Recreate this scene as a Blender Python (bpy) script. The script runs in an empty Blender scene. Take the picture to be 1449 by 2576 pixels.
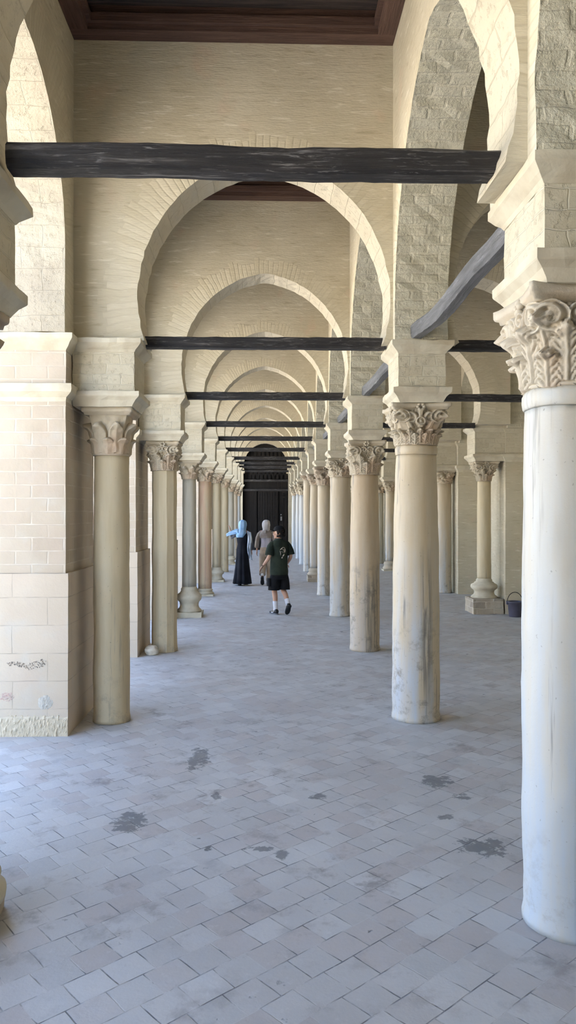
import bpy, bmesh, math, random
from mathutils import Vector, Matrix, noise as mnoise
PI = math.pi
scn = bpy.context.scene
COL = scn.collection
rnd = random.Random(7)

# ------------------------------------------------------------------ camera, light, exposure
F = 1900.0                 # focal length in pixels of the 1449x2576 frame
P = 3.3                    # bay length
CAM_Z = 1.80
cam_d = bpy.data.cameras.new('camera'); cam = bpy.data.objects.new('camera', cam_d); COL.objects.link(cam)
cam_d.sensor_fit = 'VERTICAL'; cam_d.sensor_height = 36.0; cam_d.lens = F / 2576 * 36.0
cam_d.clip_start = 0.05; cam_d.clip_end = 400
cam.location = (0, 0, CAM_Z)
cam.rotation_euler = (math.radians(90.06), 0, -math.atan(56.5 / F))
scn.camera = cam

world = bpy.data.worlds.new('sky_world'); scn.world = world; world.use_nodes = True
wn = world.node_tree.nodes; wl = world.node_tree.links
sky = wn.new('ShaderNodeTexSky')
sky.sky_type = 'NISHITA'; sky.sun_disc = False
sky.sun_elevation = math.radians(58); sky.sun_rotation = math.radians(120)
sky.air_density = 1.0; sky.dust_density = 1.2; sky.ozone_density = 1.0
bg = wn['Background']; wl.new(sky.outputs[0], bg.inputs[0]); bg.inputs[1].default_value = 0.50

sun_d = bpy.data.lights.new('sun', 'SUN'); sun = bpy.data.objects.new('sun', sun_d); COL.objects.link(sun)
sun_d.energy = 17.0; sun_d.angle = math.radians(0.6); sun_d.color = (1.0, 0.94, 0.84)
# the sun stands high over the roof on the right and lights the open courtyard on the left
sun.rotation_euler = Vector((-0.50, 0.22, -0.86)).to_track_quat('-Z', 'Y').to_euler()

vs = scn.view_settings
vs.view_transform = 'Standard'; vs.look = 'None'; vs.gamma = 1.0; vs.use_curve_mapping = False
vs.exposure = 1.58

# ------------------------------------------------------------------ material helpers
class NT:
    def __init__(self, name):
        self.m = bpy.data.materials.new(name); self.m.use_nodes = True
        self.t = self.m.node_tree; self.n = self.t.nodes; self.l = self.t.links
        self.b = self.n['Principled BSDF']
        self.tc = self.n.new('ShaderNodeTexCoord')
    def node(self, typ, **kw):
        x = self.n.new(typ)
        for k, v in kw.items():
            if k == 'inp':
                for kk, vv in v.items():
                    if hasattr(vv, 'is_output') or isinstance(vv, bpy.types.NodeSocket): self.l.new(vv, x.inputs[kk])
                    else: x.inputs[kk].default_value = vv
            else: setattr(x, k, v)
        return x
    def math(self, op, a, b=None, c=None, clamp=False):
        x = self.n.new('ShaderNodeMath'); x.operation = op; x.use_clamp = clamp
        for i, v in enumerate((a, b, c)):
            if v is None: continue
            if isinstance(v, bpy.types.NodeSocket): self.l.new(v, x.inputs[i])
            else: x.inputs[i].default_value = v
        return x.outputs[0]
    def mapping(self, src, scale=(1,1,1), loc=(0,0,0), rot=(0,0,0)):
        x = self.node('ShaderNodeMapping', inp={'Scale': scale, 'Location': loc, 'Rotation': rot})
        self.l.new(src, x.inputs[0]); return x.outputs[0]
    def noise(self, vec, scale, detail=4, rough=0.55, dist=0.0):
        x = self.node('ShaderNodeTexNoise', inp={'Scale': scale, 'Detail': detail, 'Roughness': rough, 'Distortion': dist})
        self.l.new(vec, x.inputs['Vector']); return x.outputs['Fac']
    def ramp(self, fac, lo, hi, a=0.0, b=1.0):
        x = self.node('ShaderNodeMapRange', clamp=True, inp={'From Min': lo, 'From Max': hi, 'To Min': a, 'To Max': b})
        self.l.new(fac, x.inputs['Value']); return x.outputs[0]
    def mix(self, fac, a, b, mode='MIX'):
        x = self.n.new('ShaderNodeMix'); x.data_type = 'RGBA'; x.blend_type = mode
        for k, v in ((0, fac), (6, a), (7, b)):
            if isinstance(v, bpy.types.NodeSocket): self.l.new(v, x.inputs[k])
            else: x.inputs[k].default_value = v if k == 0 else (*v, 1)
        return x.outputs[2]
    def xyz(self, vec):
        x = self.n.new('ShaderNodeSeparateXYZ'); self.l.new(vec, x.inputs[0]); return x.outputs
    def comb(self, a, b, c=0.0):
        x = self.n.new('ShaderNodeCombineXYZ')
        for i, v in enumerate((a, b, c)):
            if isinstance(v, bpy.types.NodeSocket): self.l.new(v, x.inputs[i])
            else: x.inputs[i].default_value = v
        return x.outputs[0]
    def finish(self, col, h=None, strength=0.5, dist=0.01, rough=0.85, spec=0.2, metal=0.0):
        if isinstance(col, bpy.types.NodeSocket): self.l.new(col, self.b.inputs['Base Color'])
        else: self.b.inputs['Base Color'].default_value = (*col, 1)
        if isinstance(rough, bpy.types.NodeSocket): self.l.new(rough, self.b.inputs['Roughness'])
        else: self.b.inputs['Roughness'].default_value = rough
        self.b.inputs['Specular IOR Level'].default_value = spec
        self.b.inputs['Metallic'].default_value = metal
        if h is not None:
            bp = self.node('ShaderNodeBump', inp={'Strength': strength, 'Distance': dist}); self.l.new(h, bp.inputs['Height'])
            self.l.new(bp.outputs[0], self.b.inputs['Normal'])
        return self.m

SAND = (0.58, 0.525, 0.405)
SAND_L = (0.68, 0.62, 0.50)
SAND_D = (0.50, 0.445, 0.33)

def mat_wall(name, R=None, band=0.24, nb=70):
    """plaster thinly laid over coursed brick; R adds the ring of radial bricks around the arch at the object's origin"""
    t = NT(name); g = t.node('ShaderNodeNewGeometry').outputs['Position']; o = t.tc.outputs['Object']
    big = t.noise(g, 1.3, 3); fine = t.noise(g, 38, 5, 0.65)
    s = t.xyz(g)
    sv = t.comb(t.math('ADD', s[0], s[1]), t.math('MULTIPLY', s[2], 6.5), s[1])
    streak = t.noise(sv, 4.6, 3, 0.6)
    streak2 = t.noise(sv, 13, 2, 0.6)
    crs = t.math('SINE', t.math('MULTIPLY', t.math('ADD', s[2], t.math('MULTIPLY', big, .02)), 2 * PI / 0.062))
    col = t.mix(t.ramp(big, .35, .65), SAND_D, SAND)
    col = t.mix(t.math('MULTIPLY', t.ramp(streak, .60, .68), .60), col, (.74, .69, .58))
    col = t.mix(t.math('MULTIPLY', t.ramp(streak, .40, .30), .55), col, (.36, .30, .20))
    col = t.mix(t.math('MULTIPLY', t.ramp(t.noise(g, 3.2, 2), .62, .75), .35), col, (.62, .44, .33))
    col = t.mix(t.math('MULTIPLY', t.ramp(t.noise(g, 2.3, 2), .60, .75), .3), col, (.46, .43, .31))
    h = t.math('ADD', t.math('MULTIPLY', fine, .35), t.math('ADD', t.math('MULTIPLY', streak2, .7), t.math('MULTIPLY', crs, .05)))
    if R:
        u = t.xyz(o)
        r = t.math('SQRT', t.math('ADD', t.math('MULTIPLY', u[0], u[0]), t.math('MULTIPLY', u[2], u[2])))
        a = t.math('ARCTAN2', u[2], u[0])
        k = t.math('MULTIPLY', t.math('ADD', a, t.math('MULTIPLY', t.noise(o, 2.2, 2), .09)), nb / PI)
        cell = t.math('FLOOR', k)
        wn_ = t.node('ShaderNodeTexWhiteNoise', noise_dimensions='1D'); t.l.new(cell, wn_.inputs['W'])
        edge = t.math('ADD', R + band, t.math('MULTIPLY', t.math('SUBTRACT', wn_.outputs[0], .5), .10))
        mask = t.math('MULTIPLY', t.math('LESS_THAN', r, edge), t.ramp(t.noise(o, 2.6, 3), .38, .60, .25, 1))
        fr = t.math('FRACT', k)
        joint = t.ramp(t.math('ABSOLUTE', t.math('SUBTRACT', fr, .5)), .30, .5)
        ringc = t.mix(wn_.outputs[0], (.64, .58, .45), (.56, .50, .37))
        ringc = t.mix(t.math('MULTIPLY', joint, .35), ringc, (.45, .39, .28))
        col = t.mix(mask, col, ringc)
        h = t.math('ADD', h, t.math('MULTIPLY', mask, t.math('SUBTRACT', .8, t.math('MULTIPLY', joint, .45))))
    return t.finish(col, h, .55, .012)

def mat_brick(name, polar=None, bw=.24, bh=.072, c1=(.60, .53, .38), c2=(.47, .40, .28), mortar=(.66, .60, .47), gap=.012, rough_bump=.9, mort_low=True, axis='xy'):
    """coursed brick; polar=R wraps the courses round an arch soffit"""
    t = NT(name); g = t.tc.outputs['Object']; u = t.xyz(g)
    if polar:
        a = t.math('MULTIPLY', t.math('ARCTAN2', u[2], t.math('ABSOLUTE', u[0])), polar)
        vec = t.comb(u[1], a)
    else:
        vec = t.comb(t.math('ADD', u[0], u[1]) if axis == 'xy' else u[0], u[2])
    wob = t.node('ShaderNodeTexNoise', inp={'Scale': 6.0, 'Detail': 2.0}); t.l.new(g, wob.inputs['Vector'])
    vm = t.node('ShaderNodeVectorMath', operation='MULTIPLY_ADD'); t.l.new(wob.outputs['Color'], vm.inputs[0])
    vm.inputs[1].default_value = (.05, .035, 0); t.l.new(vec, vm.inputs[2])
    b = t.node('ShaderNodeTexBrick', inp={'Scale': 1.0, 'Mortar Size': gap, 'Mortar Smooth': .6, 'Brick Width': bw, 'Row Height': bh,
             'Color1': (*c1, 1), 'Color2': (*c2, 1), 'Mortar': (*mortar, 1), 'Bias': 0.0})
    t.l.new(vm.outputs[0], b.inputs['Vector'])
    n1 = t.noise(g, 26, 5, .7); n2 = t.noise(g, 2.5, 3)
    pit = t.ramp(t.noise(g, 19, 5, .75), .55, .75)
    col = t.mix(t.math('MULTIPLY', t.ramp(n2, .4, .65), .35), b.outputs['Color'], (.62, .57, .45))
    col = t.mix(t.math('MULTIPLY', pit, .35), col, (.34, .29, .2))
    h = t.math('ADD', t.math('MULTIPLY', b.outputs['Fac'], -.55 if mort_low else .4), t.math('ADD', t.math('MULTIPLY', n1, rough_bump), t.math('MULTIPLY', pit, -.7)))
    return t.finish(col, h, .7, .012)

def mat_ashlar(name, bw, bh, c1, c2, mortar, gap=.008, off=.5):
    t = NT(name); g = t.tc.outputs['Object']; u = t.xyz(g)
    vec = t.comb(t.math('ADD', u[0], u[1]), t.math('ADD', u[2], 0.0))
    wob = t.node('ShaderNodeTexNoise', inp={'Scale': 5.0, 'Detail': 3.0}); t.l.new(g, wob.inputs['Vector'])
    vm = t.node('ShaderNodeVectorMath', operation='MULTIPLY_ADD'); t.l.new(wob.outputs['Color'], vm.inputs[0])
    vm.inputs[1].default_value = (.018, .014, 0); t.l.new(vec, vm.inputs[2])
    b = t.node('ShaderNodeTexBrick', offset=off, inp={'Scale': 1.0, 'Mortar Size': gap, 'Mortar Smooth': .35, 'Brick Width': bw, 'Row Height': bh,
             'Color1': (*c1, 1), 'Color2': (*c2, 1), 'Mortar': (*mortar, 1)})
    t.l.new(vm.outputs[0], b.inputs['Vector'])
    n1 = t.noise(g, 34, 5, .7); n2 = t.noise(g, 3.3, 3)
    fade = t.math('MULTIPLY', b.outputs['Fac'], t.ramp(t.noise(g, 6, 3), .35, .62, .15, 1))
    block = t.mix(t.ramp(t.noise(g, 2.1, 2), .4, .6), c1, c2)
    col = t.mix(.5, b.outputs['Color'], block); col = t.mix(fade, block, col)
    base_ = t.mix(t.math('SUBTRACT', 1.0, b.outputs['Fac']), block, t.mix(.6, b.outputs['Color'], block))
    col = t.mix(fade, base_, mortar)
    col = t.mix(t.math('MULTIPLY', t.ramp(n2, .45, .7), .35), col, (.52, .41, .33))
    col = t.mix(t.math('MULTIPLY', t.ramp(t.noise(g, 4.7, 2), .55, .75), .4), col, (.52, .50, .45))
    h = t.math('ADD', t.math('MULTIPLY', fade, -.7), t.math('MULTIPLY', n1, .6))
    return t.finish(col, h, .5, .01)

def mat_shaft(name, c_main, c_warm, c_cool, stain=.5, low=.9, warm_top=True, rough=.6, grime=None):
    """weathered marble: warm patches, bluish worn marble, vertical water streaks and pitted dark dirt"""
    t = NT(name); o = t.tc.outputs['Object']; u = t.xyz(o)
    vert = t.mapping(o, (5, 5, .55)); n1 = t.noise(vert, 1.6, 4, .6)
    vert2 = t.mapping(o, (22, 22, .8)); n2 = t.noise(vert2, 1.2, 4, .65)
    n3 = t.noise(o, 3.0, 3); n4 = t.noise(o, 30, 5, .7)
    hz = t.math('ADD', u[2], t.math('MULTIPLY', n3, .8))
    col = t.mix(t.ramp(n1, .4, .62), c_main, c_warm)
    if warm_top: col = t.mix(t.ramp(hz, 1.1, 2.1, .85, 0), col, t.mix(t.ramp(n1, .35, .6), c_cool, c_main))
    streaky = t.math('MULTIPLY', t.ramp(n2, .56, .68), t.ramp(t.noise(t.mapping(o, (4, 4, .5)), 1.3, 2), .46, .58))
    col = t.mix(t.math('MULTIPLY', streaky, stain), col, (.20, .185, .17))
    dirt = t.math('MULTIPLY', t.ramp(t.noise(o, 9, 5, .7), .52, .70), t.ramp(hz, low + .5, low - .1, 0, 1))
    col = t.mix(t.math('MULTIPLY', dirt, stain), col, (.25, .22, .18))
    col = t.mix(t.math('MULTIPLY', t.ramp(t.noise(o, 48, 2), .70, .76), .5), col, (.15, .13, .11))
    if grime:      # a band of vertical dark runs on one side of the shaft
        x0, x1, z0, z1, thr, amt = grime
        band = t.math('MULTIPLY', t.math('MULTIPLY', t.ramp(u[0], x0 - .02, x0 + .02), t.ramp(u[0], x1 + .02, x1 - .02)), t.math('LESS_THAN', u[1], 0.0))
        hz2 = t.math('ADD', u[2], t.math('MULTIPLY', n2, .5))
        band = t.math('MULTIPLY', band, t.math('MULTIPLY', t.ramp(hz2, z1 + .35, z1), t.ramp(hz2, z0 - .1, z0 + .2)))
        runs = t.ramp(t.noise(t.mapping(o, (75, 30, 1.1)), 1.0, 4, .6), thr, thr + .07)
        col = t.mix(t.math('MULTIPLY', t.math('MULTIPLY', band, runs), amt), col, (.12, .115, .11))
    h = t.math('ADD', t.math('MULTIPLY', n4, .4), t.math('SUBTRACT', t.math('MULTIPLY', n3, 1.0), t.math('MULTIPLY', dirt, .5)))
    return t.finish(col, h, .35, .01, rough=rough, spec=.35)

def mat_carved(name, c=(.60, .52, .39), c2=(.50, .42, .30)):
    t = NT(name); o = t.tc.outputs['Object']
    col = t.mix(t.ramp(t.noise(o, 5, 4), .4, .62), c, c2)
    col = t.mix(t.math('MULTIPLY', t.ramp(t.noise(o, 3.1, 2), .5, .65), .5), col, (.62, .43, .30))
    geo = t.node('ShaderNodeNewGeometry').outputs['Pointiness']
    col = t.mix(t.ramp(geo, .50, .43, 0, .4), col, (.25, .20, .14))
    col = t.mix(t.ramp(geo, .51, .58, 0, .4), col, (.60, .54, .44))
    return t.finish(col, t.noise(o, 40, 5, .7), .5, .008)

def mat_wood(name, c1, c2, axis=0, worn=(.20, .19, .18), wornamt=.5, rough=.55, spec=.35):
    t = NT(name); o = t.tc.outputs['Object']
    sc = [28, 28, 28]; sc[axis] = 1.6
    g = t.noise(t.mapping(o, tuple(sc)), 1.0, 5, .65, .6)
    sc2 = [9, 9, 9]; sc2[axis] = 1.2
    g2 = t.noise(t.mapping(o, tuple(sc2)), 1.5, 4, .6)
    col = t.mix(t.ramp(g, .35, .65), c1, c2)
    col = t.mix(t.math('MULTIPLY', t.math('MULTIPLY', t.ramp(g, .56, .66), t.ramp(g2, .45, .6)), wornamt), col, worn)
    sc3 = [60, 60, 60]; sc3[axis] = 4
    g3 = t.noise(t.mapping(o, tuple(sc3)), 1.0, 5, .7, 1.5); g4 = t.noise(o, 5, 3)
    col = t.mix(t.math('MULTIPLY', t.math('MULTIPLY', t.ramp(g3, .55, .63), t.ramp(g4, .42, .58)), wornamt), col, worn)
    return t.finish(col, t.math('ADD', g, t.math('MULTIPLY', g3, .7)), .9, .012, rough=rough, spec=spec)

def mat_flat(name, c, rough=.8, bump=0, spec=.2, c2=None, nscale=8):
    t = NT(name); o = t.tc.outputs['Object']
    n = t.noise(o, nscale, 4)
    c2 = c2 or tuple(v * .82 for v in c)
    return t.finish(t.mix(t.ramp(n, .4, .6), c, c2), t.noise(o, nscale * 6, 4) if bump else None, bump, .005, rough, spec)

def mat_floor():
    t = NT('floor_tiles'); o = t.tc.outputs['Object']
    r = t.mapping(o, rot=(0, 0, math.radians(-40.0)))
    wob = t.node('ShaderNodeTexNoise', inp={'Scale': 2.6, 'Detail': 3.0}); t.l.new(r, wob.inputs['Vector'])
    vm = t.node('ShaderNodeVectorMath', operation='MULTIPLY_ADD'); t.l.new(wob.outputs['Color'], vm.inputs[0])
    vm.inputs[1].default_value = (.030, .022, 0); t.l.new(r, vm.inputs[2])
    S = .152
    b = t.node('ShaderNodeTexBrick', offset=.37, squash=1.0, inp={'Scale': 1.0, 'Mortar Size': .0035, 'Mortar Smooth': .5, 'Brick Width': S * 1.06, 'Row Height': S,
           'Color1': (0, 0, 0, 1), 'Color2': (1, 1, 1, 1), 'Mortar': (.5, .5, .5, 1)})
    t.l.new(vm.outputs[0], b.inputs['Vector'])
    cellv = t.xyz(b.outputs['Color'])[0]
    base = t.mix(cellv, (.47, .465, .46), (.56, .555, .55))
    tone = t.noise(o, 1.1, 3)
    base = t.mix(t.math('MULTIPLY', t.ramp(t.math('FRACT', t.math('MULTIPLY', cellv, 7.3)), .62, .8), .4), base, (.42, .36, .34))
    base = t.mix(t.math('MULTIPLY', t.ramp(tone, .42, .62), .30), base, (.36, .335, .33))
    n8 = t.noise(o, 9, 5, .65)
    base = t.mix(t.math('MULTIPLY', t.ramp(n8, .5, .72), .35), base, (.52, .525, .54))
    n3 = t.noise(o, 2.4, 5, .65)
    base = t.mix(t.math('MULTIPLY', t.ramp(n3, .60, .70), .40), base, (.26, .26, .27))
    # spill marks and worn-off spots of irregular outline
    ou = t.xyz(o); bl = t.noise(o, 14, 4, .7); spots = None
    for (sx, sy, rx_, ry_) in [(0.088, 3.985, 0.038, 0.066), (1.169, 4.029, 0.132, 0.108), (-0.489, 5.551, 0.076, 0.244), (-0.793, 4.421, 0.097, 0.153), (1.251, 4.748, 0.05, 0.061), (1.075, 4.441, 0.056, 0.047), (0.333, 4.789, 0.056, 0.054), (-0.31, 4.808, 0.035, 0.055), (1.151, 5.035, 0.107, 0.122), (-0.028, 4.05, 0.085, 0.029)]:
        dx = t.math('DIVIDE', t.math('SUBTRACT', ou[0], sx), rx_); dy = t.math('DIVIDE', t.math('SUBTRACT', ou[1], sy), ry_)
        d2 = t.math('ADD', t.math('MULTIPLY', dx, dx), t.math('MULTIPLY', dy, dy))
        sp = t.ramp(t.math('ADD', d2, t.math('MULTIPLY', t.math('SUBTRACT', bl, .5), 6.5)), 1.0, .55)
        spots = sp if spots is None else t.math('MAXIMUM', spots, sp)
    base = t.mix(t.math('MULTIPLY', spots, .7), base, (.10, .11, .12))
    mk = t.math('MULTIPLY', t.ramp(t.noise(o, 7.5, 4, .6), .66, .70), t.ramp(t.noise(o, 1.7, 2), .50, .60))
    base = t.mix(t.math('MULTIPLY', mk, .8), base, (.10, .105, .11))
    jn = t.ramp(t.noise(o, 6.5, 4), .42, .60)
    mort = t.math('MULTIPLY', b.outputs['Fac'], jn)
    light_j = t.ramp(t.noise(o, 2.9, 2), .55, .62)
    base = t.mix(t.math('MULTIPLY', mort, .9), base, t.mix(light_j, (.13, .13, .14), (.52, .50, .48)))
    dirt = t.math('MULTIPLY', t.ramp(t.noise(r, 4.2, 6, .72), .54, .66), t.ramp(t.noise(o, .75, 3), .42, .60, .25, 1))
    base = t.mix(t.math('MULTIPLY', dirt, .66), base, (.20, .175, .165))
    pale = t.ramp(t.noise(r, 11, 5, .7), .60, .70)
    base = t.mix(t.math('MULTIPLY', pale, .40), base, (.62, .61, .61))
    nf = t.noise(o, 55, 5, .7)
    tilt = t.math('MULTIPLY', cellv, .12)
    h = t.math('ADD', t.math('MULTIPLY', mort, -1.0), t.math('ADD', t.math('MULTIPLY', nf, .22), t.math('ADD', t.math('MULTIPLY', n8, .55), tilt)))
    h = t.math('SUBTRACT', h, t.math('MULTIPLY', mk, .5))
    return t.finish(base, h, .5, .008, rough=t.ramp(n8, .3, .7, .42, .68), spec=.4)

M = {}
M['wall'] = mat_wall('coursed_plaster')
M['wall_t'] = mat_wall('arch_wall_plaster', R=1.13)
M['wall_l'] = mat_wall('arcade_wall_plaster', R=1.42, nb=84)
M['soff_t'] = mat_brick('arch_soffit_plaster', polar=1.08, bw=.5, bh=.16, c1=(.56, .50, .385), c2=(.52, .46, .35), mortar=(.50, .44, .33), gap=.005, rough_bump=.6)
M['soff_l'] = mat_brick('arcade_soffit_brick', polar=1.5, bw=.23, bh=.082, c1=(.60, .565, .45), c2=(.50, .465, .35), mortar=(.60, .56, .44), gap=.014, rough_bump=2.2)
M['soff_p'] = mat_brick('outer_arch_soffit', polar=1.3, bw=.34, bh=.20, c1=(.45, .40, .32), c2=(.42, .37, .29), mortar=(.43, .38, .30), gap=.003)
M['impost'] = mat_brick('impost_brick', bw=.22, bh=.085, c1=(.57, .52, .40), c2=(.51, .455, .34), mortar=(.61, .56, .44), gap=.005, rough_bump=.6)
M['cornice'] = mat_flat('cornice_stone', (.60, .55, .43), .85, .5, c2=(.51, .45, .34), nscale=5)
M['pier_brick'] = mat_ashlar('pier_small_ashlar', (.26), .107, (.51, .44, .345), (.45, .375, .285), (.56, .50, .41))
M['pier_block'] = mat_ashlar('pier_large_ashlar', .56, .225, (.56, .475, .375), (.53, .445, .345), (.40, .34, .27), gap=.004, off=.5)
M['pier_rough'] = mat_flat('chipped_pier_foot', (.60, .51, .38), .9, .7, c2=(.52, .44, .32), nscale=26)
M['ring'] = mat_flat('marble_ring', (.70, .68, .62), .55, .2)
M['plinth'] = mat_brick('rubble_plinth', bw=.3, bh=.12, c1=(.50, .43, .34), c2=(.34, .28, .22), mortar=(.58, .52, .43), gap=.01, rough_bump=1.4)
M['beam'] = mat_wood('tarred_beam', (.016, .015, .016), (.040, .036, .036), 0, worn=(.22, .21, .205), wornamt=.85)
M['beam_y'] = mat_wood('tarred_beam_lengthwise', (.10, .10, .105), (.20, .20, .21), 1, worn=(.34, .34, .35), wornamt=.5)
M['ceil'] = mat_wood('ceiling_wood', (.085, .052, .042), (.145, .085, .066), 0, worn=(.20, .13, .10), wornamt=.4, rough=.7, spec=.2)
M['ceil_y'] = mat_wood('ceiling_wood_lengthwise', (.085, .052, .042), (.145, .085, .066), 1, worn=(.20, .13, .10), wornamt=.4, rough=.7, spec=.2)
M['ceil_b'] = mat_wood('ceiling_boards_wood', (.045, .036, .032), (.080, .062, .054), 0, worn=(.13, .09, .07), wornamt=.4, rough=.8, spec=.15)
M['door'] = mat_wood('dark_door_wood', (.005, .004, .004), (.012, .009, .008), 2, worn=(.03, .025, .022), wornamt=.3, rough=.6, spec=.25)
M['floor'] = mat_floor()
M['court'] = mat_flat('courtyard_marble', (.74, .68, .58), .6, .2, c2=(.66, .60, .50), nscale=.8)
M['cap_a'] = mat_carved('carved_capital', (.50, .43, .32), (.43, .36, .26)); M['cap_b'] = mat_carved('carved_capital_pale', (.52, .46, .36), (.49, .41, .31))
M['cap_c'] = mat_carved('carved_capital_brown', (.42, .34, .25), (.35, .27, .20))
M['roof'] = mat_flat('roof_slab', (.5, .45, .38))
SH = {
 'white': mat_shaft('marble_white', (.56, .56, .53), (.55, .51, .43), (.46, .54, .64), .7, .4, True, .5, (-.03, .07, .05, 1.3, .45, .9)),
 'warm': mat_shaft('marble_warm', (.57, .49, .365), (.52, .42, .28), (.47, .53, .61), .9, 1.0, True, .6, (.01, .10, .45, 1.45, .45, .6)),
 'brown': mat_shaft('marble_brown', (.53, .43, .30), (.47, .36, .235), (.48, .44, .40), 1.0, 1.25, True, .6, (-.02, .16, .0, 1.1, .46, .55)),
 'cream': mat_shaft('marble_cream', (.56, .48, .365), (.50, .41, .285), (.50, .54, .58), .9, .7),
 'olive': mat_shaft('marble_olive', (.58, .495, .34), (.52, .43, .28), (.55, .49, .39), .6, .5, False),
 'grey': mat_shaft('marble_grey', (.47, .44, .36), (.38, .35, .28), (.46, .47, .46), .5, .5, False),
 'rust': mat_shaft('marble_rust', (.56, .46, .31), (.53, .36, .25), (.52, .45, .34), .5, .5, False),
 'blue': mat_shaft('marble_blue', (.50, .52, .52), (.47, .46, .44), (.44, .52, .62), .3, .4, True, .5),
}

# ------------------------------------------------------------------ mesh helpers
def obj(name, bm, mats, parent=None, smooth=False, loc=None):
    bmesh.ops.recalc_face_normals(bm, faces=bm.faces)
    me = bpy.data.meshes.new(name); bm.to_mesh(me); bm.free()
    for m in (mats if isinstance(mats, (list, tuple)) else [mats]): me.materials.append(m)
    if smooth:
        for p in me.polygons: p.use_smooth = True
    o = bpy.data.objects.new(name, me); COL.objects.link(o)
    if parent: o.parent = parent
    if loc is not None: o.location = loc
    return o
def tag(o, label=None, cat=None, group=None, kind=None):
    if label: o['label'] = label
    if cat: o['category'] = cat
    if group: o['group'] = group
    if kind: o['kind'] = kind
    return o
def thing(name, label, cat, loc, group=None, rz=0):
    o = bpy.data.objects.new(name, None); COL.objects.link(o); o.empty_display_size = .2
    o.location = loc; o.rotation_euler = (0, 0, rz)
    return tag(o, label, cat, group)
def struct(name, bm, m, loc=None, **k):
    return tag(obj(name, bm, m, loc=loc, **k), kind='structure')

def jit(v, amp, sc, seed=0.0):
    n = mnoise.noise_vector(Vector((v.x * sc + seed, v.y * sc + seed * 1.7, v.z * sc - seed)))
    return v + n * amp
def rough_bm(bm, amp, sc, seed=0.0):
    for v in bm.verts: v.co = jit(v.co, amp, sc, seed)
def box(bm, x0, x1, y0, y1, z0, z1, div=None, mat=0):
    """box, optionally subdivided to edges about div long so that it can be roughened"""
    def cuts(a, b):
        n = 1 if not div else max(1, int(round(abs(b - a) / div)))
        return [a + (b - a) * i / n for i in range(n + 1)]
    X, Y, Z = cuts(x0, x1), cuts(y0, y1), cuts(z0, z1); vd = {}
    def V(i, j, k):
        if (i, j, k) not in vd: vd[(i, j, k)] = bm.verts.new((X[i], Y[j], Z[k]))
        return vd[(i, j, k)]
    nx, ny, nz = len(X) - 1, len(Y) - 1, len(Z) - 1; fs = []
    for j in range(ny):
        for k in range(nz):
            for i in (0, nx): fs.append((V(i, j, k), V(i, j + 1, k), V(i, j + 1, k + 1), V(i, j, k + 1)))
    for i in range(nx):
        for k in range(nz):
            for j in (0, ny): fs.append((V(i, j, k), V(i + 1, j, k), V(i + 1, j, k + 1), V(i, j, k + 1)))
    for i in range(nx):
        for j in range(ny):
            for k in (0, nz): fs.append((V(i, j, k), V(i + 1, j, k), V(i + 1, j + 1, k), V(i, j + 1, k)))
    for f in fs: bm.faces.new(f).material_index = mat
def lathe(bm, prof, seg=48, cx=0, cy=0, cap=True):
    rings = []
    for r, z in prof:
        rings.append([bm.verts.new((cx + r * math.cos(2 * PI * i / seg), cy + r * math.sin(2 * PI * i / seg), z)) for i in range(seg)])
    for a, b in zip(rings, rings[1:]):
        for i in range(seg): bm.faces.new((a[i], a[(i + 1) % seg], b[(i + 1) % seg], b[i]))
    if cap: bm.faces.new(rings[0]); bm.faces.new(rings[-1])
def sqloft(bm, secs, div=6):
    """stack of rectangles (x0,x1,y0,y1,z), each side cut in div pieces"""
    rings = []
    for (x0, x1, y0, y1, z) in secs:
        pts = []
        for (a, b) in (((x0, y0), (x1, y0)), ((x1, y0), (x1, y1)), ((x1, y1), (x0, y1)), ((x0, y1), (x0, y0))):
            for i in range(div):
                f = i / div; pts.append(bm.verts.new((a[0] + (b[0] - a[0]) * f, a[1] + (b[1] - a[1]) * f, z)))
        rings.append(pts)
    n = 4 * div
    for a, b in zip(rings, rings[1:]):
        for i in range(n): bm.faces.new((a[i], a[(i + 1) % n], b[(i + 1) % n], b[i]))
    bm.faces.new(rings[0]); bm.faces.new(rings[-1])
def tube(bm, pts, rad, seg=10, cap=True, flat=1.0):
    pts = [Vector(p) for p in pts]; rings = []
    if not isinstance(rad, (list, tuple)): rad = [rad] * len(pts)
    up = Vector((0, 0, 1))
    prev = None
    for i, p in enumerate(pts):
        d = (pts[min(i + 1, len(pts) - 1)] - pts[max(i - 1, 0)]).normalized()
        if prev is None:
            a = d.cross(up if abs(d.z) < .9 else Vector((0, 1, 0))).normalized()
        else: a = (prev - d * prev.dot(d)).normalized()
        prev = a; b = d.cross(a)
        rings.append([bm.verts.new(p + (a * math.cos(2 * PI * k / seg) + b * math.sin(2 * PI * k / seg) * flat) * rad[i]) for k in range(seg)])
    for r0, r1 in zip(rings, rings[1:]):
        for k in range(seg): bm.faces.new((r0[k], r0[(k + 1) % seg], r1[(k + 1) % seg], r1[k]))
    if cap: bm.faces.new(rings[0]); bm.faces.new(rings[-1])
def loft(bm, rings, seg=32, fold=0, amp=0, cap=True, phase=0):
    """horizontal ellipses (cx,cy,z,rx,ry[,foldweight])"""
    R = []
    for q in rings:
        cx, cy, z, rx, ry = q[:5]; w = q[5] if len(q) > 5 else 1
        ring = []
        for i in range(seg):
            a = 2 * PI * i / seg
            k = 1 + w * amp * (math.sin(a * fold + phase) + .5 * math.sin(a * (fold * 1.7 // 1) + 1.3 + z * 2))
            ring.append(bm.verts.new((cx + rx * k * math.cos(a), cy + ry * k * math.sin(a), z)))
        R.append(ring)
    for a, b in zip(R, R[1:]):
        for i in range(seg): bm.faces.new((a[i], a[(i + 1) % seg], b[(i + 1) % seg], b[i]))
    if cap: bm.faces.new(R[0]); bm.faces.new(R[-1])
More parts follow.
